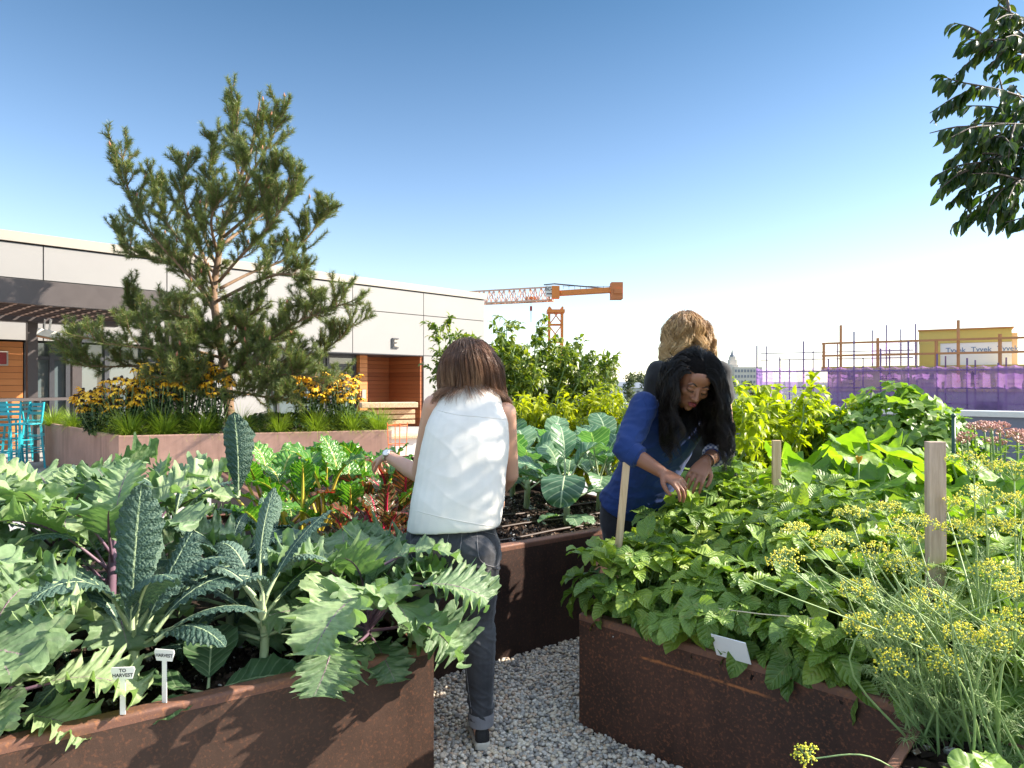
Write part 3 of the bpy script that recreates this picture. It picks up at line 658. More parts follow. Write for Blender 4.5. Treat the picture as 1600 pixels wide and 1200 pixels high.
# ------------------------------------------------------------------ far tower block, houses, far trees
M_ston = plain('pale stone', (.60, .54, .47), .8, 0, .06, .05); M_dk = plain('far window', (.20, .21, .25), .3); M_slate = plain('slate', (.16, .18, .22), .7)
ch = thing('tower_block', 'distant pale stone block with a spired clock tower on the horizon', 'building', at(1158, 600, 320) * (1, 1, 0) + (0, 0, -16)); o = np.array(ch.location)
mb = OB(o); q = at(1166, 600, 320); obox(mb, (q[0] + 1, 326, -3.2), (6.6, 0, 0), (0, 6, 0), (0, 0, 12.6)); obox(mb, (at(1148, 600, 320)[0], 324, -2), (2.1, 0, 0), (0, 3, 0), (0, 0, 12.5)); mb.build('wall', M_ston, ch)
mb = OB(o)
for r_ in range(5):
    for k in range(9): obox(mb, (q[0] - 4.9 + k * 1.45, 319.95, 7.6 - r_ * 2.6), (.42, 0, 0), (0, .1, 0), (0, 0, .62))
mb.build('windows', M_dk, ch)
tx = at(1150, 600, 320)[0]; mb = OB(o); obox(mb, (tx, 325.5, 10.5), (1.7, 0, 0), (0, 1.7, 0), (0, 0, 2.5)); obox(mb, (tx, 325.5, 13.2), (1.25, 0, 0), (0, 1.25, 0), (0, 0, 1.2)); tw = mb.build('tower', M_ston, ch)
mb = OB(o); tube(mb, [(tx, 325.5, 14.4), (tx, 325.5, 15.2), (tx, 325.5, 15.3), (tx, 325.5, 18.2)], [1.35, 1.2, .75, .05], 8); mb.build('spire', M_slate, tw)
M_hs = plain('white house', (.66, .64, .6), .7)
for k, (px, py, D, w_, lb) in enumerate([(997, 606, 230, 9, 'low white house with a grey roof at the foot of the far hill'), (975, 603, 300, 12, 'farther long pale house left of the low white one')]):
    h = thing('far_house', lb, 'house', at(px, 600, D) * (1, 1, 0) + (0, 0, -16)); z = at(px, py, D)[2] + 16
    mb = MB(); box(mb, -w_ / 2, -4, 0, w_ / 2, 4, z); mb.build('wall', M_hs, h)
    mb = MB(); mb.add([(-w_ / 2 - .4, -4.4, z), (w_ / 2 + .4, -4.4, z), (w_ / 2 + .4, 4.4, z), (-w_ / 2 - .4, 4.4, z), (-w_ / 2, 0, z + 1.8), (w_ / 2, 0, z + 1.8)], [(0, 1, 5, 4), (2, 3, 4, 5), (0, 4, 3), (1, 2, 5)]); mb.build('roof', M_slate, h)
    for q in range(4): mb = MB(); box(mb, -w_ / 2 + 1 + q * w_ / 4, -4.06, z - 2.4, -w_ / 2 + 2 + q * w_ / 4, -3.98, z - .9); mb.build('window', M_dk, h)
# ================================================================== VEGETATION
def arr(*a): return np.array(a, float)
def rotz(V, a):
    c, s = math.cos(a), math.sin(a); V = np.asarray(V); return np.stack([V[..., 0] * c - V[..., 1] * s, V[..., 0] * s + V[..., 1] * c, V[..., 2]], -1)
def azim(d): return math.atan2(-d[0], d[1])       # angle turning +Y to direction d
def blade(r, L, W, nv=12, nu=4, env=None, elev=.8, droop=1.0, dp=1.4, fold=.25, slant=.25, rip=.0, rf=5, curl=.0, bend=0., twist=0., rp=1.6):
    """leaf blade grown from the origin along +Y; returns verts, quads, lv"""
    v = np.linspace(0, 1, nv + 1); th = elev - droop * v ** dp
    thm = (th[:-1] + th[1:]) / 2; ds = L / nv
    y = np.r_[0, np.cumsum(np.cos(thm))] * ds; z = np.r_[0, np.cumsum(np.sin(thm))] * ds
    T = np.stack([np.zeros_like(v), np.cos(th), np.sin(th)], -1); N = np.stack([np.zeros_like(v), -np.sin(th), np.cos(th)], -1)
    mid = np.stack([bend * L * v ** 2, y, z], -1)
    u = np.linspace(-1, 1, 2 * nu + 1); a = np.abs(u); sg = np.sign(u)
    eL = env(v, -1); eR = env(v, 1)
    w_ = np.where(u[None] < 0, eL[:, None], eR[:, None]) * W / 2
    off = w_ * a[None]
    tw = twist * v
    X = np.stack([np.cos(tw), np.zeros_like(v), np.zeros_like(v)], -1) + N * np.sin(tw)[:, None]
    ph = r.random(4) * TAU
    ripz = rip * W * a[None] ** rp * (np.sin(TAU * rf * v[:, None] + np.where(u < 0, ph[0], ph[1])[None]) + .6 * np.sin(TAU * rf * 1.9 * v[:, None] + np.where(u < 0, ph[2], ph[3])[None])) * np.clip(v * 4, 0, 1)[:, None]
    hz = off * math.sin(fold) - curl * off ** 2 / W * 2 + ripz
    P = mid[:, None] + X[:, None] * (sg[None] * off * math.cos(fold))[..., None] + N[:, None] * hz[..., None] + T[:, None] * (slant * off)[..., None]
    P += (N[:, None] * (r.normal(size=off.shape) * .006 * W)[..., None])
    m = 2 * nu + 1; i, j = np.meshgrid(np.arange(nv), np.arange(2 * nu), indexing='ij'); k = i * m + j
    Fq = np.stack([k, k + 1, k + m + 1, k + m], -1).reshape(-1, 4)
    lv = np.stack([np.broadcast_to(u[None] , off.shape), np.broadcast_to(v[:, None], off.shape), np.zeros(off.shape)], -1).reshape(-1, 3)
    lv[:, 0] *= np.clip(off.ravel() / (W / 2 * .5 + 1e-9), 0, 1) ** .0
    return P.reshape(-1, 3), Fq, lv, mid
def env_oval(p=.45, sharp=1.0):
    def f(v, s): 
        x = np.clip(v, 0, 1); q = np.where(x < p, np.sin(np.clip(x / p, 0, 1) * math.pi / 2) ** .75, np.cos(np.clip((x - p) / (1 - p), 0, 1) * math.pi / 2) ** (.8 * sharp)); return np.maximum(q, .012)
    return f
def env_strap(r):
    ph = r.random(2) * 6
    def f(v, s):
        q = np.clip(v / .3, 0, 1) ** .6 * (.55 + .45 * np.clip(v / .75, 0, 1)) * np.clip((1 - v) / .30, 0, 1) ** .6
        return np.maximum(q * (1 + .05 * np.sin(v * 40 + ph[int(s > 0)])), .02)
    return f
def env_lobed(r, n=6, depth=.5):
    par = {}
    for s in (-1, 1):
        c = np.sort((np.arange(n) + .5 + r.normal(size=n) * .15) / n * .93 + .03); par[s] = (c, r.uniform(.75, 1.1, n), r.random() * 6)
    def f(v, s):
        c, a, ph = par[s]
        base = np.clip(v / .12, 0, 1) ** .8 * (.35 + .65 * np.sin(np.clip((v - .02) / .98, 0, 1) ** .85 * math.pi * .86 + .22)) * np.clip((1 - v) / .06, 0, 1) ** .5
        wv = .55 / n
        lob = np.max(a[None] * np.exp(-(np.abs(v[:, None] - c[None]) / wv) ** 3.2), 1)
        tooth = .16 * np.sin(v * 96 + ph + 2 * np.sin(v * 17 + ph)) + .13 * np.sin(v * 57 + ph * 2)
        q = base * ((1 - depth) + depth * lob + tooth * lob)
        q = np.where(v < .2, q * np.clip(.25 + v / .2 * .75, 0, 1), q)
        return np.maximum(q, .018)
    return f
def put(V, az, base): return rotz(V, az) + np.asarray(base, float)
def disc_leaf(r, Rr, nth=30, nr=4, lobes=5, ld=.18, cup=.15, wave=.06, notch=.55):
    """palmate leaf: attached at the origin, grows towards +Y, normal +Z"""
    th = np.linspace(-math.pi + notch, math.pi - notch, nth); ph = r.random(3) * 6
    rad = Rr * (1 - .12 * np.abs(th / math.pi)) * (1 - ld * (.5 - .5 * np.cos(lobes * th + math.pi * (lobes + 1))) + .04 * np.sin(th * 17 + ph[0]))
    rr = np.linspace(0, 1, nr + 1)[1:]
    X = rad[None] * rr[:, None] * np.sin(th)[None]; Y = rad[None] * rr[:, None] * np.cos(th)[None]
    Z = cup * Rr * (rr[:, None] ** 2) * np.ones_like(th)[None] + wave * Rr * rr[:, None] ** 2 * (np.sin(th * 5 + ph[1]) + .7 * np.sin(th * 9 + ph[2]))[None] - .35 * Rr * (Y / Rr) ** 2 * (Y > 0)
    V = np.vstack([[0, 0, 0], np.stack([X, Y, Z], -1).reshape(-1, 3)])
    fr = np.array([[0, 1 + j + 1, 1 + j] for j in range(nth - 1)])
    i, j = np.meshgrid(np.arange(nr - 1), np.arange(nth - 1), indexing='ij'); k = 1 + i * nth + j
    Fq = np.stack([k, k + 1, k + nth + 1, k + nth], -1).reshape(-1, 4)
    sec = (th + math.pi) / TAU * lobes; du = np.abs(sec - np.floor(sec) - .5) * 2
    lv = np.zeros((len(V), 3)); lv[1:, 0] = (du[None] * (.3 + .7 * rr[:, None])).ravel(); lv[1:, 1] = (rr[:, None] * np.ones_like(th)[None]).ravel()
    return V, fr, Fq, lv
def tmpl(L=1., W=.5, nv=4, nu=1, p=.4, sharp=1.1, fold=.35, droop=.7, rip=0, seed=0, elev=.15, slant=.1):
    V, Fq, lv, _ = blade(rng_(seed), L, W, nv, nu, env_oval(p, sharp), elev, droop, 1.3, fold, slant, rip, 2.5); return V, Fq, lv
def scatter(mb, T, P, fwd, up, S, rnd):
    V, Fq, lv = T; P = np.asarray(P, float); n = len(P)
    if not n: return
    f = nrm(fwd); x = nrm(np.cross(f, up)); z = np.cross(x, f); S = np.broadcast_to(S, (n,))
    W = P[:, None] + S[:, None, None] * (V[None, :, 0:1] * x[:, None] + V[None, :, 1:2] * f[:, None] + V[None, :, 2:3] * z[:, None])
    k = len(V); Fs = (Fq[None] + (np.arange(n) * k)[:, None, None]).reshape(-1, 4)
    L = np.broadcast_to(lv[None], (n, k, 3)).copy(); L[:, :, 2] = np.broadcast_to(rnd, (n,))[:, None]
    mb.add(W.reshape(-1, 3), Fs, L.reshape(-1, 3))
def sph(r, n): return nrm(r.normal(size=(n, 3)))

# -------------------------------------------------------------- leaf materials
L_lac = leafmat('dark kale leaf', [(.036, .075, .056), (.072, .130, .095), (.14, .205, .155)], (.36, .46, .26), .055, .9, 15, .55, .12, .12, (1.5, 1.8, .8), .55, .55, 150, .35)
L_rus = leafmat('pale kale leaf', [(.115, .188, .095), (.21, .30, .145), (.35, .43, .21)], (.34, .24, .27), .022, .6, 7, .8, .10, .25, (1.3, 1.7, .7), .5, .35, 45, .4, ((.36, .41, .23), 9, .6))
L_und = leafmat('broad green leaf', [(.06, .12, .05), (.10, .18, .08)], (.4, .5, .3), .04, .8, 8, .7, .25, .25, (1.3, 1.7, .7), .45, .3, 40)
L_chg = leafmat('green chard leaf', [(.045, .14, .02), (.085, .23, .035), (.15, .33, .06)], (.50, .52, .18), .075, .9, 9, .7, .3, .32, (1.6, 1.8, .5), .25, .6, 60, .6)
L_chr = leafmat('red chard leaf', [(.05, .09, .03), (.12, .07, .035), (.10, .15, .035)], (.55, .05, .09), .08, .9, 9, .7, .5, .3, (1.6, 1.2, .6), .25, .6, 60, .6)
L_col = leafmat('collard leaf', [(.055, .13, .065), (.095, .20, .10), (.20, .31, .18)], (.48, .58, .38), .05, .9, 8, .7, .4, .3, (1.5, 1.9, .6), .38, .25, 30, .5)
L_pep = leafmat('yellow green leaf', [(.22, .27, .015), (.36, .40, .02), (.50, .48, .03)], None, trans=.45, tcol=(1.5, 1.5, .4), rough=.4)
L_tom = leafmat('bushy leaf', [(.06, .105, .02), (.13, .185, .028), (.28, .30, .045), (.45, .36, .06)], None, trans=.38, tcol=(1.6, 1.7, .5), rough=.4)
L_bean = leafmat('bean leaf', [(.075, .15, .03), (.17, .275, .05), (.29, .39, .065), (.46, .50, .08)], (.26, .36, .12), .035, .6, 7, .9, .28, .3, (1.6, 1.7, .5), .42, .45, 55, .45, ((.26, .22, .06), 22, .5))
L_sq = leafmat('squash leaf', [(.09, .20, .03), (.18, .32, .04), (.34, .45, .06)], (.36, .46, .18), .09, .6, 0, trans=.42, tcol=(1.8, 1.8, .35), rough=.5, crink=.4, cs=30)
L_vine = leafmat('vine leaf', [(.09, .18, .03), (.17, .28, .05), (.36, .42, .12)], (.3, .4, .16), .1, .5, trans=.36, tcol=(1.7, 1.8, .4), rough=.42)
L_bas = leafmat('light bush leaf', [(.24, .31, .012), (.37, .43, .02), (.48, .50, .03)], None, trans=.45, tcol=(1.4, 1.5, .35), rough=.4)
L_let = leafmat('lettuce leaf', [(.20, .34, .06), (.30, .44, .10)], (.45, .55, .25), .06, .6, 6, .6, .2, .35, (1.4, 1.5, .6), .4)
L_tree = leafmat('tree leaf', [(.012, .034, .010), (.026, .058, .014), (.06, .085, .018), (.12, .06, .03)], (.2, .25, .08), .05, .5, trans=.35, tcol=(1.8, 1.9, .4), rough=.35)
L_pine = leafmat('pine needle', [(.052, .085, .028), (.105, .145, .042), (.21, .235, .07), (.34, .28, .10)], None, trans=.25, rough=.45)
L_grass = leafmat('grass blade', [(.14, .22, .025), (.26, .36, .04), (.48, .52, .10)], None, trans=.3, rough=.45)
L_far = leafmat('far foliage', [(.045, .065, .03), (.085, .11, .045), (.15, .17, .07)], None, trans=.25, rough=.6)
L_hosta = leafmat('dark broad leaf', [(.02, .05, .018), (.04, .085, .03)], (.15, .2, .08), .05, .4, trans=.2, rough=.35)
S_green = plain('green stem', (.22, .32, .12), .5, 0, .2, 12); S_pale = plain('pale kale stem', (.36, .44, .24), .5, 0, .2, 15, .3); S_purple = plain('purple stem', (.17, .10, .14), .5, 0, .3, 14)
S_red = plain('red chard stem', (.52, .02, .07), .3, 0, .25, 12); S_yel = plain('yellow chard stem', (.55, .42, .06), .3, 0, .2, 12); S_twig = plain('twig bark', (.09, .06, .035), .7, 0, .3, 20)
S_bark = plain('pine bark', (.20, .125, .075), .85, 0, .45, 14, .8, 30); S_dill = plain('dill stem', (.24, .34, .12), .45, 0, .2, 10); S_bark2 = plain('smooth bark', (.10, .075, .06), .7, 0, .3, 12, .4)

# -------------------------------------------------------------- kale bed
def ga(A, s, t): p = A0 - A_ * s + An * t; return np.array([p[0], p[1], .425])
class Plant:
    def __init__(s, name, label, cat, loc, group=None):
        s.th = thing(name, label, cat, loc, 0, group); s.o = np.array(loc, float); s.leaf = MB(); s.stem = MB(); s.rib = MB()
    def end(s, ml, ms, leafname='foliage', stemname='stem'):
        if s.leaf.n: s.leaf.build(leafname, ml, s.th, smooth=True)
        if s.stem.n: s.stem.build(stemname, ms, s.th, smooth=True)
def add_leaf(pl, r, base, az, elev, L, W, kind, pet=.1, droop=1.0, bend=None, rnd=None, prad=.006, dp=1.4):
    """petiole + blade; base relative to the plant"""
    base = np.asarray(base, float); d = rotz(arr(0, math.cos(elev), math.sin(elev)), az)
    tip = base + d * pet
    if kind == 'lob': V, Fq, lv, mid = blade(r, L, W, 84, 6, env_lobed(r, int(r.integers(6, 10)), r.uniform(.24, .44)), elev, droop, dp, r.uniform(.05, .3), r.uniform(.22, .45), r.uniform(.07, .12), r.uniform(4, 8), 0, bend if bend is not None else r.normal() * .14, r.normal() * .45, 3.2)
    elif kind == 'strap': V, Fq, lv, mid = blade(r, L, W, 44, 5, env_strap(r), elev, droop, dp, r.uniform(-.1, .15), .1, .055, r.uniform(11, 16), r.uniform(.2, .9), bend if bend is not None else r.normal() * .1, r.normal() * .3)
    elif kind == 'chard': V, Fq, lv, mid = blade(r, L, W, 26, 5, env_oval(.38, .9), elev, droop, dp, r.uniform(.1, .4), .2, .07, r.uniform(4, 7), .1, bend if bend is not None else r.normal() * .12, r.normal() * .3)
    elif kind == 'col': V, Fq, lv, mid = blade(r, L, W, 22, 6, env_oval(.5, .62), elev, droop, dp, r.uniform(.05, .4), .1, .035, r.uniform(2, 4), .05, bend if bend is not None else r.normal() * .1, r.normal() * .3)
    pl.leaf.add(put(V, az, tip), Fq, lv, r.random() if rnd is None else rnd)
    pm = rotz(mid, az) + tip
    k = len(pm); q = pm[:int(k * .8)]
    if pet > 0: pts = np.vstack([base, base + d * pet * .5, q[::3]])
    else: pts = q[::3]
    up = rotz(arr(0, -math.sin(elev), math.cos(elev)), az)
    rad = np.linspace(prad, prad * .25, len(pts)); pts = pts - up * rad[:, None] * .75
    tube(pl.stem, pts, rad, 5, cap=False)
def kale(pl, r, kind, n, height, L, W, lo=-.1, hi=1.25, spread=None, skip=None):
    tube(pl.stem, curve([(0, 0, -.05), (r.normal() * .01, r.normal() * .01, height * .5), (0, 0, height)], 4), [.016] * 8 + [.012], 8)
    if kind == 'lob': n = int(n * 1.25); W *= 1.12
    for i in range(n):
        f = (i + .5) / n; az = i * 2.39996 + r.normal() * .25
        if skip and skip(az): continue
        e = hi + (lo - hi) * f ** 1.15 + r.normal() * .12
        sc = (.6 + .5 * math.sin(f * math.pi * .85 + .25)) * r.uniform(.85, 1.1)
        add_leaf(pl, r, (0, 0, height * (1 - .55 * f)), az, e, L * sc, W * sc * r.uniform(.85, 1.15), kind, (.13 if kind == 'lob' else .07) * sc, r.uniform(.7, 1.5) if kind == 'lob' else r.uniform(.7, 1.9), prad=.006 if kind == 'lob' else .0075)
kl = [ # s, t, kind, leaves, stem height, leaf length, width, label
 (.16, .22, 'lob', 17, .13, .30, .23, 'pale frilly kale plant spilling over the near corner of the left bed'),
 (.24, .62, 'lob', 14, .09, .32, .22, 'pale frilly kale plant beside the woman in white, behind the corner plant'),
 (.56, .20, 'strap', 13, .26, .34, .085, 'dark bumpy kale plant with a bare pale stem near the front rim'),
 (.94, .28, 'strap', 12, .22, .42, .11, 'dark bumpy kale plant with tall upright leaves behind the white plant tags'),
 (1.32, .15, 'lob', 13, .20, .27, .21, 'pale frilly kale plant around the white plant tags'),
 (1.46, .24, 'lob', 14, .26, .31, .23, 'pale frilly kale plant at the lower left picture edge'),
 (.60, .58, 'strap', 15, .26, .36, .095, 'dark bumpy kale plant right behind the bare-stemmed dark kale'),
 (.98, .66, 'lob', 14, .40, .35, .24, 'tall pale frilly kale plant in the middle of the left bed'),
 (1.38, .62, 'strap', 13, .34, .36, .09, 'dark bumpy kale plant drooping left of the middle of the bed'),
 (1.80, .62, 'lob', 14, .40, .34, .24, 'big pale frilly kale plant at the left picture edge, second row'),
 (.34, .98, 'strap', 14, .24, .36, .085, 'dark bumpy kale plant beside the chard, right end of the third row'),
 (.74, 1.04, 'strap', 13, .40, .36, .09, 'dark bumpy kale plant below the tall single kale leaf'),
 (1.16, 1.10, 'lob', 14, .42, .34, .24, 'frilly kale plant in the third row behind the tall middle one'),
 (1.62, 1.10, 'lob', 13, .42, .34, .24, 'frilly kale plant third row, left of centre'),
 (2.05, 1.20, 'lob', 13, .42, .34, .24, 'frilly kale plant third row at the left picture edge'),
 (.78, 1.50, 'lob', 12, .40, .30, .22, 'small frilly kale plant in front of the chard leaves at the back'),
 (1.20, 1.60, 'strap', 13, .42, .36, .10, 'dark bumpy kale plant in front of the pinkish planter'),
 (1.70, 1.65, 'lob', 13, .42, .32, .22, 'frilly kale plant in the back row below the planter corner'),
 (2.20, 1.80, 'strap', 13, .42, .34, .11, 'dark curled kale plant in the back row near the stools'),
 (1.75, 2.20, 'strap', 12, .40, .34, .11, 'dark bumpy kale plant farthest back near the planter corner'),
 (2.65, 2.20, 'lob', 13, .42, .32, .22, 'frilly kale plant at the far left end under the stools')]
for i, (s, t_, kd, n, hh, L, W, lab) in enumerate(kl):
    r = rng_(100 + i); loc = ga(0, s, t_); pl = Plant('kale_plant', lab, 'kale', loc, 'kale plants in the left bed')
    skip = None
    if i == 2: skip = lambda a: math.cos(a - math.pi) > .55
    kale(pl, r, kd, n, hh, L, W, skip=skip)
    rel = lambda px, py, Y: at(px, py, Y) - loc
    if i == 0: # leaves hanging over the corner and rim
        for px, py, Y, az, e, LL, WW, dr in ((560, 930, 2.25, R(165), .0, .26, .26, 1.0), (640, 915, 2.38, R(-100), .15, .26, .24, .9), (600, 880, 2.5, R(-80), .45, .30, .22, 1.5), (520, 990, 2.15, R(190), -.5, .17, .19, .6), (630, 960, 2.32, R(-110), -.2, .24, .22, 1.0)):
            add_leaf(pl, r, rel(px, py, Y), az, e, LL, WW, 'lob', .03, dr)
    if i == 2:
        for px, py, Y, az, e, LL, WW, dr in ((405, 905, 2.22, R(5), 1.45, .26, .065, .4), (415, 930, 2.2, R(-40), 1.0, .32, .07, .7), (400, 930, 2.2, R(75), .7, .30, .065, 1.7), (412, 950, 2.15, R(180), 1.5, .15, .09, 2.5)): add_leaf(pl, r, rel(px, py, Y), az, e, LL, WW, 'strap', .04, dr)
    if i == 3:
        for px, py, Y, az, e, LL, WW, dr, bd in ((205, 985, 2.1, R(4), 1.52, .42, .145, -.05, .06), (225, 985, 2.12, R(-28), 1.1, .30, .13, .25, .0), (240, 985, 2.12, R(-60), .9, .36, .11, 1.6, 0), (190, 985, 2.1, R(70), .95, .40, .10, 2.0, 0), (240, 1000, 2.1, R(-70), .6, .34, .08, 1.3, 0)): add_leaf(pl, r, rel(px, py, Y), az, e, LL, WW, 'strap', .03, dr, bd, .25, .008)
    if i == 11: add_leaf(pl, r, rel(372, 775, 3.25), R(6), 1.5, .38, .155, 'strap', .02, .1, -.08, .1, .009)
    pl.end(L_rus if kd == 'lob' else L_lac, S_purple if kd == 'lob' else S_pale)
# two flat broad leaves lying low by the tags
r = rng_(77); pl = Plant('broad_leaf_plant', 'low plant with flat broad leaves on the soil right of the white tags', 'vegetable plant', ga(0, .74, .12))
for az, e, L, W in ((R(100), .25, .26, .2), (R(-60), .15, .24, .18), (R(20), .6, .24, .18), (R(160), .1, .16, .14)): add_leaf(pl, r, (0, 0, .02), az, e, L, W, 'col', .05, .5)
pl.end(L_und, S_pale)

# -------------------------------------------------------------- chard
def chard(loc, lab, ml, ms, n, seed, L=.26, W=.15, pet=.22, hh=.0):
    r = rng_(seed); pl = Plant('chard_plant', lab, 'chard', loc, 'chard plants by the woman in white')
    for i in range(n):
        f = (i + .5) / n; az = i * 2.4 + r.normal() * .3; e = 1.45 - .85 * f + r.normal() * .1; sc = r.uniform(.75, 1.1)
        add_leaf(pl, r, (0, 0, hh), az, e, L * sc, W * sc, 'chard', pet * r.uniform(.8, 1.25), r.uniform(.5, 1.7), prad=.010)
    pl.end(ml, ms, stemname='stalks')
chard(at(468, 0, 3.55) * (1, 1, 0) + (0, 0, .43), 'green chard plant in front of the pinkish planter', L_chg, S_yel, 14, 31, .28, .17, .42)
chard(at(545, 0, 3.6) * (1, 1, 0) + (0, 0, .43), 'green and yellow stemmed chard plant nearest her left hand', L_chg, S_yel, 15, 32, .28, .17, .42)
chard(at(598, 0, 3.30) * (1, 1, 0) + (0, 0, .55), 'red stemmed chard plant beside the white top', L_chr, S_red, 15, 33, .22, .14, .2)
chard(at(560, 0, 3.15) * (1, 1, 0) + (0, 0, .45), 'dark red chard plant low between kale and jeans', L_chr, S_red, 10, 34, .2, .12, .24)
for i, (px, Y, lab) in enumerate(((430, 4.1, 'green chard plant at the left end of the chard row, against the pinkish planter'), (505, 4.25, 'green chard plant in the rear of the chard row'), (575, 4.1, 'green chard plant behind her raised hand'), (630, 3.75, 'chard plant close to the elbow of the woman in white'))): chard(at(px, 0, Y) * (1, 1, 0) + (0, 0, .50), lab, L_chr if i == 3 else L_chg, S_red if i == 3 else S_yel, 13, 36 + i, .27, .16, .34)
# -------------------------------------------------------------- collards
for i, (px, Y, n, sc, lab) in enumerate(((884, 4.25, 11, 1.0, 'collard plant with one large dark leaf hanging towards the path'), (935, 4.65, 12, 1.0, 'collard plant beside the woman in the blue shirt'), (822, 4.7, 11, 1.0, 'collard plant just right of the white top'), (868, 5.2, 12, 1.05, 'collard plant in the second row between two nearer ones'), (950, 5.3, 12, 1.05, 'collard plant in the second row left of the blue shirt'), (800, 5.4, 10, 1.0, 'collard plant in the second row behind the white top'))):
    r = rng_(200 + i); loc = at(px, 0, Y) * (1, 1, 0) + (0, 0, .56); pl = Plant('collard_plant', lab, 'collard', loc, 'collard plants behind the woman in white')
    hh = .26 * sc; tube(pl.stem, [(0, 0, -.05), (.01, 0, hh * .6), (0, 0, hh)], [.022, .02, .015], 8)
    for k in range(n):
        f = (k + .5) / n; az = k * 2.4 + r.normal() * .2
        if i == 0 and math.cos(az - math.pi) > .3: continue
        add_leaf(pl, r, (0, 0, hh * (1 - .5 * f)), az, 1.35 - 1.0 * f, .27 * sc * r.uniform(.8, 1.1), .22 * sc * r.uniform(.8, 1.1), 'col', .15 * sc, r.uniform(.8, 1.9), prad=.008)
    if i == 0:
        add_leaf(pl, r, (.0, -.02, .2), R(172), 1.0, .33, .26, 'col', .1, 2.6, .05, .1, .01, .7); add_leaf(pl, r, (-.02, 0, .2), R(85), .5, .28, .2, 'col', .12, 1.2, rnd=.2)
        for a in (R(120), R(200), R(240)): add_leaf(pl, r, (0, 0, .06), a, .0, .16, .11, 'col', .05, .5, rnd=.95)
    pl.end(L_col, S_pale)
# drip lines on the soil of the collard bed
M_drip = plain('brown hose', (.05, .028, .02), .5)
for i, (t0, lab) in enumerate(((.22, 'brown drip hose nearest the rim of the collard bed'), (.48, 'second brown drip hose from the rim of the collard bed'), (.78, 'third brown drip hose from the rim, under the collards'))):
    a = B0 + B_ * .2 + An * t0; b = B0 + B_ * 2.05 + An * t0; th = (a + b) / 2
    mb = OB((th[0], th[1], .56)); P = [np.r_[a + (b - a) * q, .572 + .006 * math.sin(q * 13 + i)] for q in np.linspace(0, 1, 14)]; tube(mb, P, .0085, 6)
    o = mb.build('drip_hose', M_drip, None, True, (th[0], th[1], .56)); tag(o, lab, 'hose', 'drip hoses on the collard bed')

# -------------------------------------------------------------- branching shrubs
def shrub(name, lab, cat, loc, stems, ml, ms, seed, twl=.25, tn=10, lpt=9, T=None, ls=.06, grp=None, droop=.4, up=.5, lsv=.35, srad=.012, lo=.1, twr=.004):
    r = rng_(seed); pl = Plant(name, lab, cat, loc, grp); P, D, U = [], [], []
    for S in stems:
        C = curve(S, 6); tube(pl.stem, C, np.linspace(srad, srad * .3, len(C)), 6)
        seg = np.linspace(lo, 1, tn)
        for q in seg:
            x = q * (len(C) - 1); i = min(int(x), len(C) - 2); p = C[i] + (C[i + 1] - C[i]) * (x - i); tg = nrm(C[i + 1] - C[i])
            d = nrm(tg * .45 + sph(r, 1)[0] * .9 + arr(0, 0, up * .5)); L = twl * r.uniform(.5, 1.15) * (1.1 - .55 * q)
            e = p + d * L; m_ = p + d * L * .5 + arr(0, 0, .04 * L); tw = curve([p, m_, e + arr(0, 0, -.1 * L)], 3); tube(pl.stem, tw, np.linspace(twr, twr * .4, len(tw)), 4, cap=False)
            for k in range(lpt):
                f = (k + .6) / lpt; y = f * (len(tw) - 1); j = min(int(y), len(tw) - 2); P.append(tw[j] + (tw[j + 1] - tw[j]) * (y - j))
                s = sph(r, 1)[0]; D.append(nrm(d * .6 + s * .9 + arr(0, 0, -droop))); U.append(nrm(arr(0, 0, 1) + sph(r, 1)[0] * .6))
    P = np.array(P); n = len(P)
    scatter(pl.leaf, T, P, np.array(D), np.array(U), ls * (1 + lsv * (r.random(n) * 2 - 1)), np.clip(r.beta(2, 2.6, n), 0, 1))
    pl.end(ml, ms); return pl
T_small = tmpl(1, .5, 3, 1, .38, 1.2, .4, .9); T_narrow = tmpl(1, .34, 3, 1, .4, 1.3, .35, 1.0); T_ov = tmpl(1, .72, 6, 2, .3, 1.05, .35, .9, .05, 3); T_tree = tmpl(1, .40, 5, 1, .42, 1.25, .45, 1.25)
def stemset(r, n, h, spread, base=.12, top=.1):
    out = []
    for k in range(n):
        a = k * TAU / n + r.normal() * .4; rr = spread * r.uniform(.3, 1.0); hh = h * r.uniform(.72, 1.05)
        out.append([(base * math.cos(a) * .3, base * math.sin(a) * .3, 0), (rr * .5 * math.cos(a), rr * .5 * math.sin(a), hh * .45), (rr * math.cos(a + .3), rr * math.sin(a + .3), hh * .8), (rr * math.cos(a + .4) * 1.1, rr * math.sin(a + .4) * 1.1, hh)])
    return out
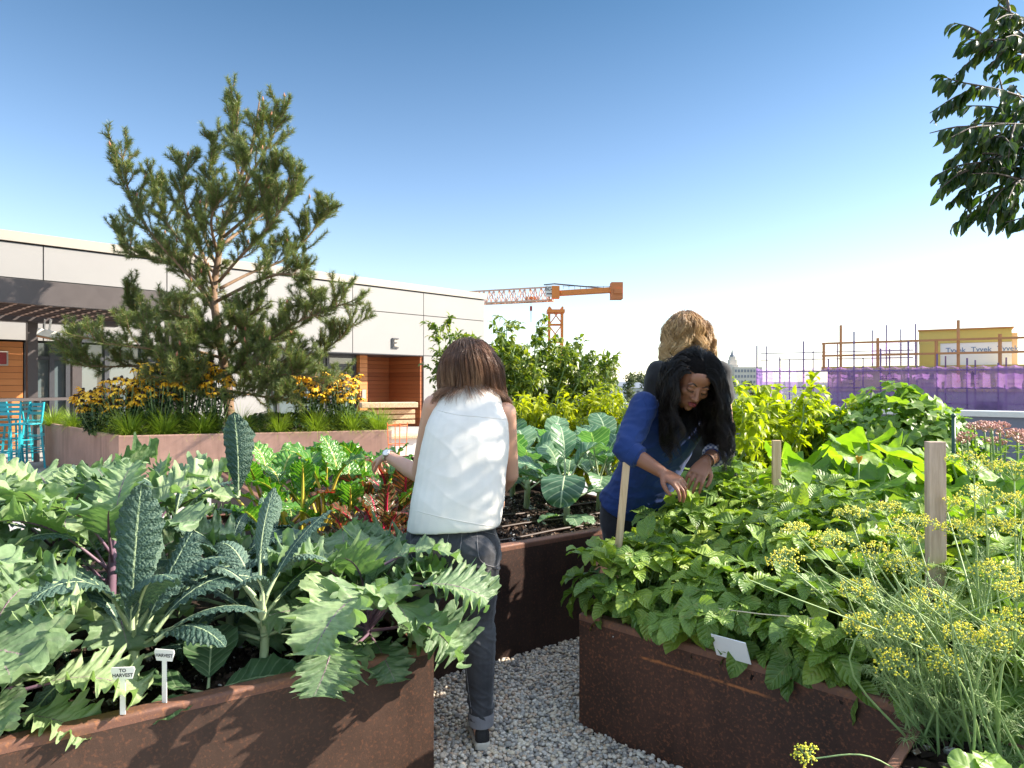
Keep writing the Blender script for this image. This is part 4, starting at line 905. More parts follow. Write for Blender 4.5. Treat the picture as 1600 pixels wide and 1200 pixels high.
for i, (px, Y, h, sp_, ns, lab) in enumerate(((712, 7.0, 1.40, .22, 8, 'leafy tomato bush behind the brown-haired head'), (780, 6.7, 1.30, .46, 11, 'tall tomato bush right of the brown-haired head, with shoots above the roofline'), (842, 6.9, 1.24, .58, 12, 'tall tomato bush in front of the crane mast'), (905, 7.1, 1.20, .50, 11, 'tomato bush at the right end of the tall row, under the crane counterweight'), (760, 7.4, 1.25, .45, 9, 'tomato bush in the rear, left part of the tall row'))):
    r = rng_(300 + i); S = stemset(r, ns, h, sp_)
    for k in range(2): a = r.random() * 6; S.append([(0, 0, 0), (.1 * math.cos(a), .1 * math.sin(a), h * .6), (.2 * math.cos(a), .2 * math.sin(a), h * 1.1)])
    if i == 1: S.append([(0, 0, 0), (.05, 0, 1.0), (.08, 0, 1.55)])
    if i == 2: S.append([(0, 0, 0), (-.05, 0, 1.0), (-.02, 0, 1.55)])
    shrub('tomato_bush', lab, 'tomato plant', at(px, 0, Y) * (1, 1, 0) + (0, 0, .5), S, L_tom, S_green, 310 + i, .27, 21, 13, T_small, .070, 'tall tomato bushes behind the collards', .5)
for i in range(8):
    px = 792 + i * 27; Y = 5.75 + .35 * ((i * 37) % 10) / 10; r = rng_(340 + i)
    shrub('pepper_bush', ('first', 'second', 'third', 'fourth', 'fifth', 'sixth', 'seventh', 'eighth')[i] + ' yellow-green pepper bush from the left in the row under the tomato bushes', 'pepper plant', at(px, 0, Y) * (1, 1, 0) + (0, 0, .53), stemset(r, 7, .74, .24), L_pep, S_green, 350 + i, .17, 11, 9, T_narrow, .085, 'yellow-green pepper bushes', .6)
for i, (px, Y, h, lab) in enumerate(((1150, 4.85, .9, 'bright yellow-green bush right beside the black shirt'), (1205, 5.1, .93, 'bright yellow-green bush in the middle of the three by the squash'), (1250, 5.5, .86, 'bright yellow-green bush at the right, touching the vine mound'))):
    r = rng_(370 + i); shrub('pepper_bush', lab, 'pepper plant', at(px, 0, Y) * (1, 1, 0) + (0, 0, .46), stemset(r, 12, h, .36), L_bas, S_green, 380 + i, .2, 13, 10, T_small, .085, 'bright bushes right of the black shirt', .5)

# -------------------------------------------------------------- beans
def mound(name, lab, cat, loc, rad, n, T, ls, ml, ms, seed, grp=None, tri=True, drp=.5, flat=.5, stems=7, lo=-.75):
    r = rng_(seed); pl = Plant(name, lab, cat, loc, grp); rad = np.array(rad, float)
    d = sph(r, n * 3); d = d[d[:, 2] > lo][:n]; n = len(d)
    lump = 1 + .16 * np.array([nz(q * 1.0, 2.3) for q in d]) * 2
    p = d * rad * (r.uniform(.62, 1.04, n) * lump)[:, None] + arr(0, 0, rad[2] * .9)
    nrmv = nrm(d / rad); up = nrm(nrmv * flat + arr(0, 0, .8) + sph(r, n) * .35)
    fw = nrm(nrmv * .8 + arr(0, 0, -drp) + sph(r, n) * .55)
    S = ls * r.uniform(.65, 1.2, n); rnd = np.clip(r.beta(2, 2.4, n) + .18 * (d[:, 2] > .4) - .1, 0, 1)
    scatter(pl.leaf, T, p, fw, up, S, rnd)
    if tri:
        x = nrm(np.cross(fw, up))
        for sg in (-1, 1): scatter(pl.leaf, T, p - fw * S[:, None] * .12, nrm(fw * .35 + x * sg * .9 + sph(r, n) * .12), up, S * .88, np.clip(rnd + r.normal(size=n) * .06, 0, 1))
    for k in range(0, n, max(1, n // (stems * 3))):
        q = p[k] - fw[k] * S[k] * .1; tube(pl.stem, curve([(r.normal() * .02, r.normal() * .02, 0), q * arr(.55, .55, .65), q], 4), np.linspace(.005, .002, 9), 4, cap=False)
    pl.end(ml, ms, stemname='stems'); return pl
ordn = ('first', 'second', 'third', 'fourth', 'fifth')
for i, v in enumerate((.23, .62, 1.02, 1.42)):
    for j, u in enumerate((.17, .54, .92, 1.32, 1.75)):
        p = C0 + U_ * u + V_ * v; k = i * 5 + j
        lab = ordn[j] + ' bean plant from the left in the ' + ('front row along the rusty rim', 'second row back from the rusty rim', 'third row back, at the picking hands', 'back row of the bean bed')[i]
        if (i, j) == (0, 0): lab = 'corner bean plant around the thin leaning stake'
        h = (.20, .27, .31, .28)[i] * (1 - .04 * j)
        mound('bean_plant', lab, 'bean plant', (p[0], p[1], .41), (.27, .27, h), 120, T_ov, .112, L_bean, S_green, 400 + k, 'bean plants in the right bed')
for i, (px, py, Y, s_) in enumerate(()): pass
# -------------------------------------------------------------- squash
def squash(lab, loc, leaves, seed, grp='big-leaved squash plants', ml=None, name='squash_plant'):
    r = rng_(seed); pl = Plant(name, lab, 'squash plant', loc, grp)
    for (dx, dy, z, Rr, az, tilt) in leaves:
        V, fr, Fq, lv = disc_leaf(r, Rr, 34, 5, 5, r.uniform(.12, .24), r.uniform(.05, .3), .05)
        ct, st_ = math.cos(tilt), math.sin(tilt); V = np.stack([V[:, 0], V[:, 1] * ct + V[:, 2] * st_, -V[:, 1] * st_ + V[:, 2] * ct], -1)
        b = arr(dx, dy, z); V = rotz(V, az) + b; lv[:, 2] = r.beta(2, 2)
        n0 = pl.leaf.n; pl.leaf.add(V, Fq, lv); pl.leaf.F[3].append(fr + n0)
        tube(pl.stem, curve([(dx * .1, dy * .1, 0), (dx * .6, dy * .6, z * .55), b - arr(0, 0, .004)], 5), np.linspace(.011, .007, 11), 6, cap=False)
    pl.end(ml or L_sq, S_green, stemname='stalks'); return pl
def auto_sq(r, n, spread, h, R0):
    out = []
    for k in range(n):
        a = k * 2.4 + r.normal() * .3; q = spread * math.sqrt((k + .5) / n); out.append((q * math.cos(a), q * math.sin(a), h * (1.05 - .55 * (q / spread) ** 2) * r.uniform(.8, 1.1), R0 * r.uniform(.65, 1.1), a - math.pi / 2 + r.normal() * .4, .25 + .5 * q / spread + r.normal() * .25))
    return out
for i, (px, Y, n, sprd, h, R0, lab) in enumerate(((1205, 4.15, 9, .30, .50, .16, 'squash plant behind the short stake, left of the others'), (1300, 4.25, 12, .36, .58, .20, 'large squash plant between the two stakes'), (1380, 4.05, 12, .36, .60, .20, 'squash plant with upright pale stalks left of the tall stake'), (1440, 4.4, 11, .36, .55, .19, 'squash plant hidden partly by the tall stake'), (1530, 4.0, 11, .36, .50, .17, 'yellowing squash plant right of the tall stake'), (1590, 3.8, 10, .34, .52, .17, 'yellowing squash plant at the right picture edge'), (1250, 3.75, 9, .26, .36, .14, 'low squash plant just behind the bean rows'), (1370, 3.55, 9, .3, .33, .15, 'low squash plant in front of the upright-stalked one'), (1500, 3.4, 9, .3, .36, .15, 'low squash plant behind the dill at the right'))):
    r = rng_(500 + i); squash(lab, at(px, 0, Y) * (1, 1, 0) + (0, 0, .44), auto_sq(r, n, sprd, h, R0), 520 + i)
r = rng_(555); q = Plant('squash_blossom', 'small yellow squash blossom among the big leaves left of the tall stake', 'flower', at(1342, 725, 3.75))
for k in range(5): V, Fq, lv, _ = blade(r, .05, .03, 5, 1, env_oval(.5), 1.2, .2); q.leaf.add(put(V, k * TAU / 5, (0, 0, 0)), Fq, lv)
tube(q.stem, [(0, 0, 0), (0, .01, -.15)], .004, 5); q.end(plain('blossom', (.75, .40, .04), .5), S_green, 'petals')
# vine mounds
TV = None
def vmound(lab, loc, rad, n, ls, seed):
    r = rng_(seed); pl = Plant('vine_mound', lab, 'vine', loc, 'leafy vine mounds before the scaffold'); rad = np.array(rad)
    d = sph(r, n * 3); d = d[d[:, 2] > -.6][:n]
    for k, q in enumerate(d):
        p = q * rad * r.uniform(.8, 1.04) * (1 + .22 * nz(q, 2.5)) + arr(0, 0, rad[2]); 
        V, fr, Fq, lv = disc_leaf(r, ls * r.uniform(.6, 1.15), 16, 2, 5, .28, .1, .08); nn = nrm(q / rad * .7 + arr(0, 0, .55) + sph(r, 1)[0] * .4); f = nrm(q * .6 + arr(0, 0, -.7) + sph(r, 1)[0] * .4); x = nrm(np.cross(f, nn)); z = np.cross(x, f)
        V = p + V[:, :1] * x + V[:, 1:2] * f + V[:, 2:] * z; lv[:, 2] = r.beta(2, 2); n0 = pl.leaf.n; pl.leaf.add(V, Fq, lv); pl.leaf.F[3].append(fr + n0)
        if k % 14 == 0: tube(pl.stem, curve([(0, 0, 0), p * arr(.5, .5, .6), p], 4), .004, 4, cap=False)
    pl.end(L_vine, S_green, stemname='stems')
vmound('large leafy vine mound in front of the purple netting', at(1400, 0, 5.3) * (1, 1, 0) + (0, 0, .45), (.42, .42, .47), 420, .085, 601)
vmound('lower leafy vine mound left of the large one', at(1322, 0, 5.2) * (1, 1, 0) + (0, 0, .45), (.34, .34, .38), 300, .07, 602)
vmound('leafy vine mound right of the large one, ending at the grey wall', at(1462, 0, 5.5) * (1, 1, 0) + (0, 0, .45), (.33, .34, .40), 300, .08, 603)
# pink sedum
T_sed = tmpl(1, .5, 3, 1); M_sed = m_attr('stonecrop flower', [(0, (.46, .20, .18)), (1, (.68, .40, .33))])
for i, (px, Y, h, lab) in enumerate(((1548, 4.6, .72, 'pink-flowered stonecrop nearest the grey wall'), (1590, 4.2, .76, 'pink-flowered stonecrop at the right picture edge'))):
    r = rng_(620 + i); pl = Plant('stonecrop', lab, 'stonecrop', at(px, 0, Y) * (1, 1, 0) + (0, 0, .44), 'pink stonecrop plants'); fl = MB(); P, D, U = [], [], []
    for k in range(8):
        fl = MB(); a = k * 2.4; q = .26 * math.sqrt(k / 8); e = arr(q * math.cos(a), q * math.sin(a), h * r.uniform(.80, 1.0)); C = curve([(e[0] * .3, e[1] * .3, 0), e * arr(.8, .8, .5), e], 4); tube(pl.stem, C, .006, 5)
        for f in np.linspace(.2, .95, 14): P.append(C[int(f * (len(C) - 1))]); D.append(nrm(sph(r, 1)[0] * arr(1, 1, .4))); U.append((0, 0, 1))
        for m_ in range(60):
            b = sph(r, 1)[0] * arr(.05, .05, .022); tube(fl, [e + b, e + b + nrm(b + arr(0, 0, .05)) * .012], [.007, .003], 4, r.random())
        fl.build('flower_head', M_sed, pl.th, loc=(0, 0, 0))
    scatter(pl.leaf, T_sed, P, D, U, .075, r.random(len(P))); pl.end(L_vine, S_green, stemname='stems')

# -------------------------------------------------------------- dill
M_umb = m_attr('dill flower', [(0, (.62, .66, .05)), (.5, (.86, .76, .05)), (1, (.90, .68, .04))], .5)
def octa(mb, p, s, rnd):
    V = np.array([(1, 0, 0), (-1, 0, 0), (0, 1, 0), (0, -1, 0), (0, 0, 1), (0, 0, -1)]) * s + p
    mb.add(V, np.array([[0, 2, 4], [2, 1, 4], [1, 3, 4], [3, 0, 4], [2, 0, 5], [1, 2, 5], [3, 1, 5], [0, 3, 5]]), rnd=rnd)
def umbel(stm, fl, r, c, d, Rr, nray=20):
    d = nrm(d); x = nrm(np.cross(d, (0.3, .2, 1))); y = np.cross(x, d)
    for k in range(nray):
        a = k * 2.4; q = math.sqrt((k + .5) / nray); e = c + (x * math.cos(a) * q + y * math.sin(a) * q) * Rr + d * Rr * (.75 - .35 * q * q) * r.uniform(.9, 1.1)
        tube(stm, [c, (c + e) / 2 + d * .004, e], [.0011, .0009, .0008], 3, cap=False)
        dd = nrm(e - c)
        for m_ in range(11):
            s = nrm(dd * .55 + sph(r, 1)[0] * .8) * r.uniform(.008, .017); tube(stm, [e, e + s], .0006, 3, cap=False); octa(fl, e + s, r.uniform(.0020, .0034), r.random())
def feather(stm, r, p, d, L, n=26):
    for k in range(n):
        f = .1 + .9 * k / n; q = p + d * L * f; s = nrm(d * .6 + sph(r, 1)[0]); tube(stm, [q, q + s * L * .28 * (1.15 - f), q + s * L * .45 * (1.15 - f) + arr(0, 0, -.01)], [.0008, .0006, .0004], 3, cap=False)
    tube(stm, [p, p + d * L], [.0016, .0008], 4, cap=False)
DL = [(1438, 1168, 1.90, 'dill plant at the left end of the corner bed leaning over the beans', [(1232, 885, 1.98, .05), (1300, 858, 2.0, .055), (1245, 835, 2.25, .04), (1340, 930, 1.93, .045)]),
      (1470, 1165, 1.92, 'dill plant with low yellow flower heads in front of the tall stake', [(1370, 880, 2.0, .06), (1408, 850, 2.1, .06), (1345, 985, 1.86, .04), (1395, 1045, 1.82, .045), (1330, 815, 2.3, .05)]),
      (1505, 1160, 1.90, 'dill plant standing right in front of the stake', [(1420, 900, 2.0, .055), (1450, 950, 1.9, .05), (1410, 990, 1.8, .045), (1385, 808, 2.3, .055), (1470, 1040, 1.78, .04), (1430, 830, 2.2, .06)]),
      (1535, 1150, 1.95, 'tall dill plant with wide flower heads right of the stake', [(1522, 742, 2.1, .075), (1500, 842, 2.0, .055), (1546, 835, 2.0, .055), (1480, 800, 2.35, .06), (1555, 905, 1.9, .05)]),
      (1575, 1150, 1.90, 'dill plant at the right picture edge with dark green flower heads', [(1540, 795, 1.98, .07), (1585, 752, 2.1, .07), (1590, 840, 2.0, .06), (1580, 985, 1.72, .05), (1598, 800, 2.0, .06)]),
      (1555, 1175, 1.75, 'short dill plant behind the lettuce', [(1545, 1010, 1.75, .04), (1590, 940, 1.75, .05), (1500, 1000, 1.8, .04)])]
for i, (bx, by, Y, lab, us) in enumerate(DL):
    r = rng_(700 + i); b = at(bx, by, Y); b[2] = .42; pl = Plant('dill_plant', lab, 'dill', b, 'dill plants in the corner bed'); 
    for k, (px, py, D_, Rr) in enumerate(us):
        e = at(px, py, D_) - b; s0 = arr(r.normal() * .015, r.normal() * .015, -.02); mid_ = e * arr(.35, .35, .55) + arr(r.normal() * .02, r.normal() * .02, 0); C = curve([s0, mid_, e], 8); tube(pl.stem, C, np.linspace(.0048, .0020, len(C)), 6, cap=False)
        fl = MB(); d = nrm(nrm(C[-1] - C[-3]) * .5 + arr(0, -.25, .8)); umbel(pl.stem, fl, r, e, d, Rr, int(9 + Rr * 105))
        fl.build('flower_head', M_umb, pl.th, loc=(0, 0, 0))
        for f in (.18, .3, .42, .55, .7):
            q = C[int(f * (len(C) - 1))]; feather(pl.stem, r, q, nrm(sph(r, 1)[0] * arr(1, 1, .4) + arr(0, 0, .4)), r.uniform(.09, .17), 30)
    for k in range(5): q = arr(r.normal() * .05, r.normal() * .05, 0); tube(pl.stem, curve([q, q + arr(r.normal() * .08 - .05, r.normal() * .05, .25), q + arr(r.normal() * .2 - .12, r.normal() * .1, .5)], 5), np.linspace(.004, .0015, 11), 5, cap=False)
    pl.leaf = MB(); pl.end(None, S_dill, stemname='stems_and_fronds')
r = rng_(760); pl = Plant('dill_sprig', 'small yellow dill flower head poking up at the bottom edge before the rusty plate', 'dill', arr(1.02, 1.66, .43)); e = at(1262, 1186, 1.66) - pl.o
tube(pl.stem, curve([(0, 0, 0), e * .5 + arr(0, 0, .05), e], 6), .002, 5, cap=False); fl = MB(); umbel(pl.stem, fl, r, e, arr(-.4, -.2, .8), .025, 9); fl.build('flower_head', M_umb, pl.th, loc=(0, 0, 0)); pl.end(None, S_dill)
# lettuce
for i, (px, py, Y, lab) in enumerate(((1575, 1190, 1.60, 'pale green lettuce at the bottom right corner'), (1478, 1215, 1.50, 'upright pale lettuce leaf cluster at the bottom edge right of the rim'))):
    r = rng_(770 + i); loc = at(px, py, Y); loc[2] = .42; pl = Plant('lettuce', lab, 'lettuce', loc, 'pale lettuces in the corner bed')
    for k in range(9 if i == 0 else 5): add_leaf(pl, r, (0, 0, 0), k * 2.4, 1.2 - .08 * k, .13, .085, 'col', .03, r.uniform(.8, 1.6), prad=.004)
    pl.end(L_let, S_green)
# ================================================================== PINE AND PLANTER PLANTING
T_needle_F = np.array([[0, 1, 2]])
def needles(mb, r, C, per_m, L, f0=0., wd=.0062):
    """needles around a shoot polyline, in one batch"""
    C = np.asarray(C, float); seg = np.linalg.norm(np.diff(C, axis=0), axis=1); tot = seg.sum(); n = int(per_m * tot * (1 - f0))
    if n < 3: return
    s = (f0 + (1 - f0) * (np.arange(n) + r.random(n)) / n) * tot; cum = np.r_[0, np.cumsum(seg)]
    i = np.clip(np.searchsorted(cum, s) - 1, 0, len(seg) - 1); t_ = (s - cum[i]) / seg[i]
    p = C[i] + (C[i + 1] - C[i]) * t_[:, None]; T = (C[i + 1] - C[i]) / seg[i][:, None]
    q = sph(r, n); q = nrm(q - T * (q * T).sum(1, keepdims=True)); d = nrm(T * r.uniform(.5, 1.0, n)[:, None] + q * .8)
    w_ = nrm(np.cross(d, sph(r, n))) * wd / 2; Ln = L * r.uniform(.7, 1.15, n)[:, None]
    V = np.stack([p - w_, p + w_, p + d * Ln], 1).reshape(-1, 3); Fq = np.arange(3 * n).reshape(-1, 3)
    lv = np.zeros((3 * n, 3)); lv[:, 2] = np.repeat(np.clip(r.beta(2, 2.5, n) + .12 * (s / tot > .85), 0, 1), 3); mb.add(V, Fq, lv)
def pine():
    r = rng_(900); Y0 = 10.7; base = at(355, 0, Y0) * (1, 1, 0) + (0, 0, .68)
    th = thing('pine_tree', 'irregular young pine tree standing in the pinkish planter', 'pine tree', base); o = base
    W = lambda px, py, dy=0.: at(px, py, Y0 + dy) - o
    bark, ndl, limb = MB(), MB(), MB()
    trunk = curve([W(362, 682), W(358, 640), W(354, 590), W(347, 550), W(338, 500), W(334, 455), W(340, 410, .05), W(348, 360, .1), W(362, 315, .1), W(376, 275, .05), W(390, 240), W(399, 200), W(405, 160)], 6)
    tube(bark, trunk, np.r_[np.linspace(.085, .055, 30), np.linspace(.054, .010, len(trunk) - 30)], 10)
    LM = [([(338, 495), (315, 455, -.1), (280, 415, -.3), (240, 370, -.5), (210, 320, -.6), (195, 275, -.7), (190, 240, -.7)], 1), ([(337, 480), (300, 430, .3), (255, 408, .5), (210, 392, .6), (172, 352, .7)], 1), ([(335, 455), (318, 400, -.3), (298, 345, -.5), (285, 300, -.6), (290, 262, -.6)], 1),
          ([(340, 420), (318, 360, .5), (325, 300, .6), (330, 250, .7), (335, 222, .7)], .8), ([(362, 330), (385, 285, -.3), (412, 240, -.5), (430, 205, -.5), (441, 178, -.5)], .9), ([(375, 285), (368, 240, .3), (370, 200, .3), (373, 168, .3)], .8),
          ([(342, 440), (372, 405, -.4), (410, 365, -.7), (440, 325, -.8), (463, 268, -.9)], 1), ([(345, 450), (395, 425, .4), (445, 405, .7), (480, 372, .8), (500, 345, .9), (512, 330, .9)], 1), ([(340, 470), (400, 440, -.5), (445, 428, -.8), (480, 440, -.9), (485, 470, -1), (478, 492, -1)], .8),
          ([(350, 380), (390, 350, .6), (430, 320, .9), (458, 300, 1)], .9), ([(340, 430), (300, 395, .7), (262, 350, 1), (248, 310, 1.1), (240, 282, 1.1)], .9), ([(350, 560), (395, 548, -.4), (425, 530, -.8), (455, 508, -1.0), (492, 492, -1.1), (545, 472, -1.2)], .9), ([(352, 575), (420, 570, .2), (480, 556, .4), (520, 538, .4), (552, 506, .4)], .9),
          ([(350, 560), (300, 548, -.5), (240, 545, -.9), (180, 538, -1.1), (118, 524, -1.3)], 1), ([(352, 590), (290, 575, -.3), (210, 572, -.6), (150, 572, -.9), (112, 556, -1.0)], 1), ([(348, 545), (290, 525, .5), (240, 515, .7), (212, 500, .8), (202, 468, .8)], .9),
          ([(350, 575), (400, 590, -.7), (450, 585, -1.0), (500, 590, -1.1)], .8), ([(352, 580), (320, 585, -.9), (280, 595, -1.1), (245, 588, -1.2)], .8), ([(350, 550), (385, 525, .5), (420, 535, .8), (460, 528, 1.0)], .8), ([(345, 520), (310, 500, -.6), (275, 492, -.8), (250, 475, -.8)], .7), ([(345, 515), (380, 498, -.5), (410, 480, -.6)], .6), ([(352, 600), (420, 605, .4), (480, 600, .6), (530, 590, .6)], .7), ([(352, 600), (330, 590, -.7), (305, 600, -1.0), (290, 585, -1.2)], 1.2), ([(352, 590), (372, 575, -.7), (395, 560, -1.0), (410, 575, -1.1)], 1.2), ([(348, 555), (340, 540, -.6), (322, 520, -.9), (305, 530, -1.1)], 1.2), ([(352, 610), (385, 615, -.7), (420, 620, -1.0), (445, 612, -1.1)], 1.2), ([(350, 570), (362, 545, -.5), (380, 520, -.8), (372, 500, -.9)], 1.1), ([(340, 400), (330, 345, -.8), (345, 310, -1.0)], .8), ([(350, 370), (395, 330, -.7), (418, 290, -.9), (425, 262, -.9)], .8)]
    tips = []
    def shoot(p, d, L, lvl):
        d = nrm(d); e = p + d * L + arr(0, 0, .12 * L); m_ = p + d * L * .5 + arr(0, 0, -.02 * L); C = curve([p, m_, e], 3)
        tube(limb, C, np.linspace(.007 if lvl else .010, .004, len(C)), 4, cap=False); needles(ndl, r, C, 620, .085, .08 if lvl else .2); tips.append(e)
        if lvl < 2 and L > .16:
            for k in range(int(r.integers(2, 5)) if lvl == 0 else int(r.integers(1, 3))):
                f = r.uniform(.35, .98); q = p + (e - p) * f; shoot(q, d * .8 + sph(r, 1)[0] * .75 + arr(0, 0, .35), L * r.uniform(.4, .7), lvl + 1)
    for pts, den in LM:
        C = curve([W(*q) for q in pts], 6); k = len(C); tube(limb, C, np.linspace(.028, .006, k), 6); needles(ndl, r, C[int(k * .35):], 600, .075)
        L = np.linalg.norm(np.diff(C, axis=0), axis=1).sum(); ns = int(L * 10.5 * den) + 4
        for j in range(ns):
            f = .2 + .8 * (j + r.random()) / ns; i = min(int(f * (k - 1)), k - 2); tg = nrm(C[i + 1] - C[i])
            shoot(C[i], tg * .75 + sph(r, 1)[0] * .8 + arr(0, 0, .45), r.uniform(.20, .42) * (1.15 - .4 * f), 0)
        shoot(C[-1], C[-1] - C[-3], .16, 1)
    for j in range(42):
        f = .30 + .70 * j / 42; i = int(f * (len(trunk) - 2)); shoot(trunk[i], sph(r, 1)[0] * arr(1, 1, .3) + arr(0, 0, .45), r.uniform(.18, .4) * (1.2 - .5 * f), 0)
    shoot(trunk[-1], arr(.1, 0, 1), .14, 1)
    bark.build('trunk', S_bark, th, smooth=True); limb.build('limbs', S_bark, th, smooth=True); ndl.build('needles', L_pine, th)
    M_cone = plain('bud brown', (.30, .12, .06), .6, 0, .3, 30); r.shuffle(tips); b = MB()
    for e in tips[:70]: d = nrm(sph(r, 1)[0] * .3 + arr(0, 0, 1)); tube(b, [e, e + d * .03, e + d * .075], [.012, .016, .003], 6)
    tag(b.build('buds', M_cone, th, smooth=True), kind='stuff')
pine()
# black-eyed coneflowers, grass, broad leaves in the planter
M_petal = m_attr('coneflower petal', [(0, (.72, .32, .012)), (.6, (.86, .48, .02)), (1, (.88, .58, .05))], .5); M_conec = plain('flower cone', (.035, .018, .012), .8)
FLW = []
def flower_meshes():
    for s in range(4):
        r = rng_(940 + s); pt = MB(); co = MB(); tube(co, [(0, 0, -.006), (0, 0, .008), (0, 0, .020)], [.013, .014, .005], 7)
        for k in range(10):
            V, Fq, lv, _ = blade(r, .048, .020, 3, 1, env_oval(.5), r.uniform(-.1, .3), r.uniform(.9, 1.5), 1.0, .1); pt.add(put(V, k * TAU / 10 + r.normal() * .1, rotz(arr(0, .008, 0), k * TAU / 10)), Fq, lv, r.random())
        FLW.append((pt.mesh('petals'), co.mesh('cone')))
        FLW[-1][0].materials.append(M_petal); FLW[-1][1].materials.append(M_conec)
flower_meshes()
def coneflower(lab, px, Y, zs, spread, n, seed):
    n = int(n * 2.1); r = rng_(seed); loc = at(px, 0, Y) * (1, 1, 0) + (0, 0, .7); pl = Plant('coneflower', lab, 'coneflower', loc, 'orange coneflowers in the planter'); P, D, U = [], [], []
    for k in range(n):
        a = r.random() * TAU; q = spread * math.sqrt(r.random()); e = arr(q * math.cos(a), q * math.sin(a) * .7, zs * r.uniform(.55, 1.05)); C = curve([(e[0] * .2, e[1] * .2, 0), e * arr(.7, .7, .55), e], 4); tube(pl.stem, C, .0045, 4, cap=False)
        for f in np.linspace(.15, .75, 7): P.append(C[int(f * (len(C) - 1))]); D.append(nrm(sph(r, 1)[0] * arr(1, 1, .5))); U.append((0, 0, 1))
        pm, cm = FLW[k % 4]; fo = link('flower', pm, None, pl.th, False, tuple(e)); fo.rotation_euler = (r.normal() * .35, r.normal() * .35, r.random() * 6); s_ = r.uniform(1.25, 1.95); fo.scale = (s_, s_, s_); link('cone', cm, None, fo, True)
    scatter(pl.leaf, T_small, P, D, U, .10, r.random(len(P))); pl.end(L_hosta, S_green, stemname='stems')
for i, a in enumerate(((150, 9.75, .62, .32, 26, 'coneflower at the left end of the planter, nearest the stools'), (195, 9.65, .78, .38, 34, 'coneflower second from the left in the planter'), (245, 9.7, .95, .36, 34, 'coneflower left of the pine trunk, third from the left'), (290, 9.8, 1.12, .36, 30, 'tall coneflower left of the pine trunk, fourth from the left'), (335, 9.85, .98, .30, 22, 'coneflower right in front of the pine trunk'), (482, 10.15, .88, .32, 26, 'coneflower right of the pine trunk, nearest the door'), (535, 10.2, .88, .30, 26, 'coneflower at the right end of the planter'))):
    coneflower(a[5], a[0], a[1], a[2], a[3], a[4], 950 + i)
def grass(lab, loc, n, L, seed, grp='grass tufts along the planter edge'):
    r = rng_(seed); o = MB()
    for k in range(n):
        a = r.random() * TAU; e = r.uniform(.35, 1.45); q = .07 * math.sqrt(r.random()); l_ = L * r.uniform(.6, 1.1); m_ = 7; th = e - np.linspace(0, 1, m_) ** 1.3 * r.uniform(.6, 1.6)
        y = np.r_[0, np.cumsum(np.cos(th[:-1]))] * l_ / (m_ - 1) + q; z = np.r_[0, np.cumsum(np.sin(th[:-1]))] * l_ / (m_ - 1); w_ = .0045 * np.linspace(1, .1, m_)
        V = np.stack([np.r_[-w_, w_], np.r_[y, y], np.r_[z, z]], -1); Fq = np.array([[i, i + m_, i + m_ + 1, i + 1] for i in range(m_ - 1)]); o.add(rotz(V, a), Fq, None, r.beta(2, 2.2))
    ob = o.build('grass_tuft', L_grass, None, False, tuple(loc)); tag(ob, lab, 'grass tuft', grp)
eg = [at(75, 0, 11.75), at(108, 0, 11.0), at(150, 0, 10.1), at(195, 0, 9.25), at(250, 0, 9.35), at(312, 0, 9.5), at(372, 0, 9.62), at(432, 0, 9.75), at(492, 0, 9.9), at(548, 0, 10.05), at(590, 0, 10.2)]
nm_ = ('first', 'second', 'third', 'fourth', 'fifth', 'sixth', 'seventh', 'eighth', 'ninth', 'tenth', 'last')
for i, p in enumerate(eg): grass(nm_[i] + ' grass tuft from the left along the front edge of the pinkish planter', p * (1, 1, 0) + (0, .12, .70), 520, .52 if i > 2 else .44, 970 + i)
for i, (px, Y) in enumerate(((225, 9.9), (300, 10.0), (420, 10.1), (468, 10.2), (515, 10.35), (560, 10.5))):
    r = rng_(990 + i); pl = Plant('broad_leaf_plant', ('first', 'second', 'third', 'fourth', 'fifth', 'sixth')[i] + ' dark broad-leaved plant from the left behind the grass tufts', 'perennial', at(px, 0, Y) * (1, 1, 0) + (0, 0, .7), 'dark broad-leaved plants in the planter')
    P = sph(r, 170) * arr(.36, .3, .26) ; P[:, 2] = np.abs(P[:, 2]) + .05; scatter(pl.leaf, T_ov, P, nrm(P * arr(1, 1, .2) + arr(0, 0, -.12) + sph(r, 170) * .05), np.tile(arr(0, 0, 1), (170, 1)) + sph(r, 170) * .4, .13, r.random(170))
    for k in range(0, 170, 12): tube(pl.stem, [(0, 0, 0), P[k]], .004, 4, cap=False)
    pl.end(L_hosta, S_green, stemname='stems')

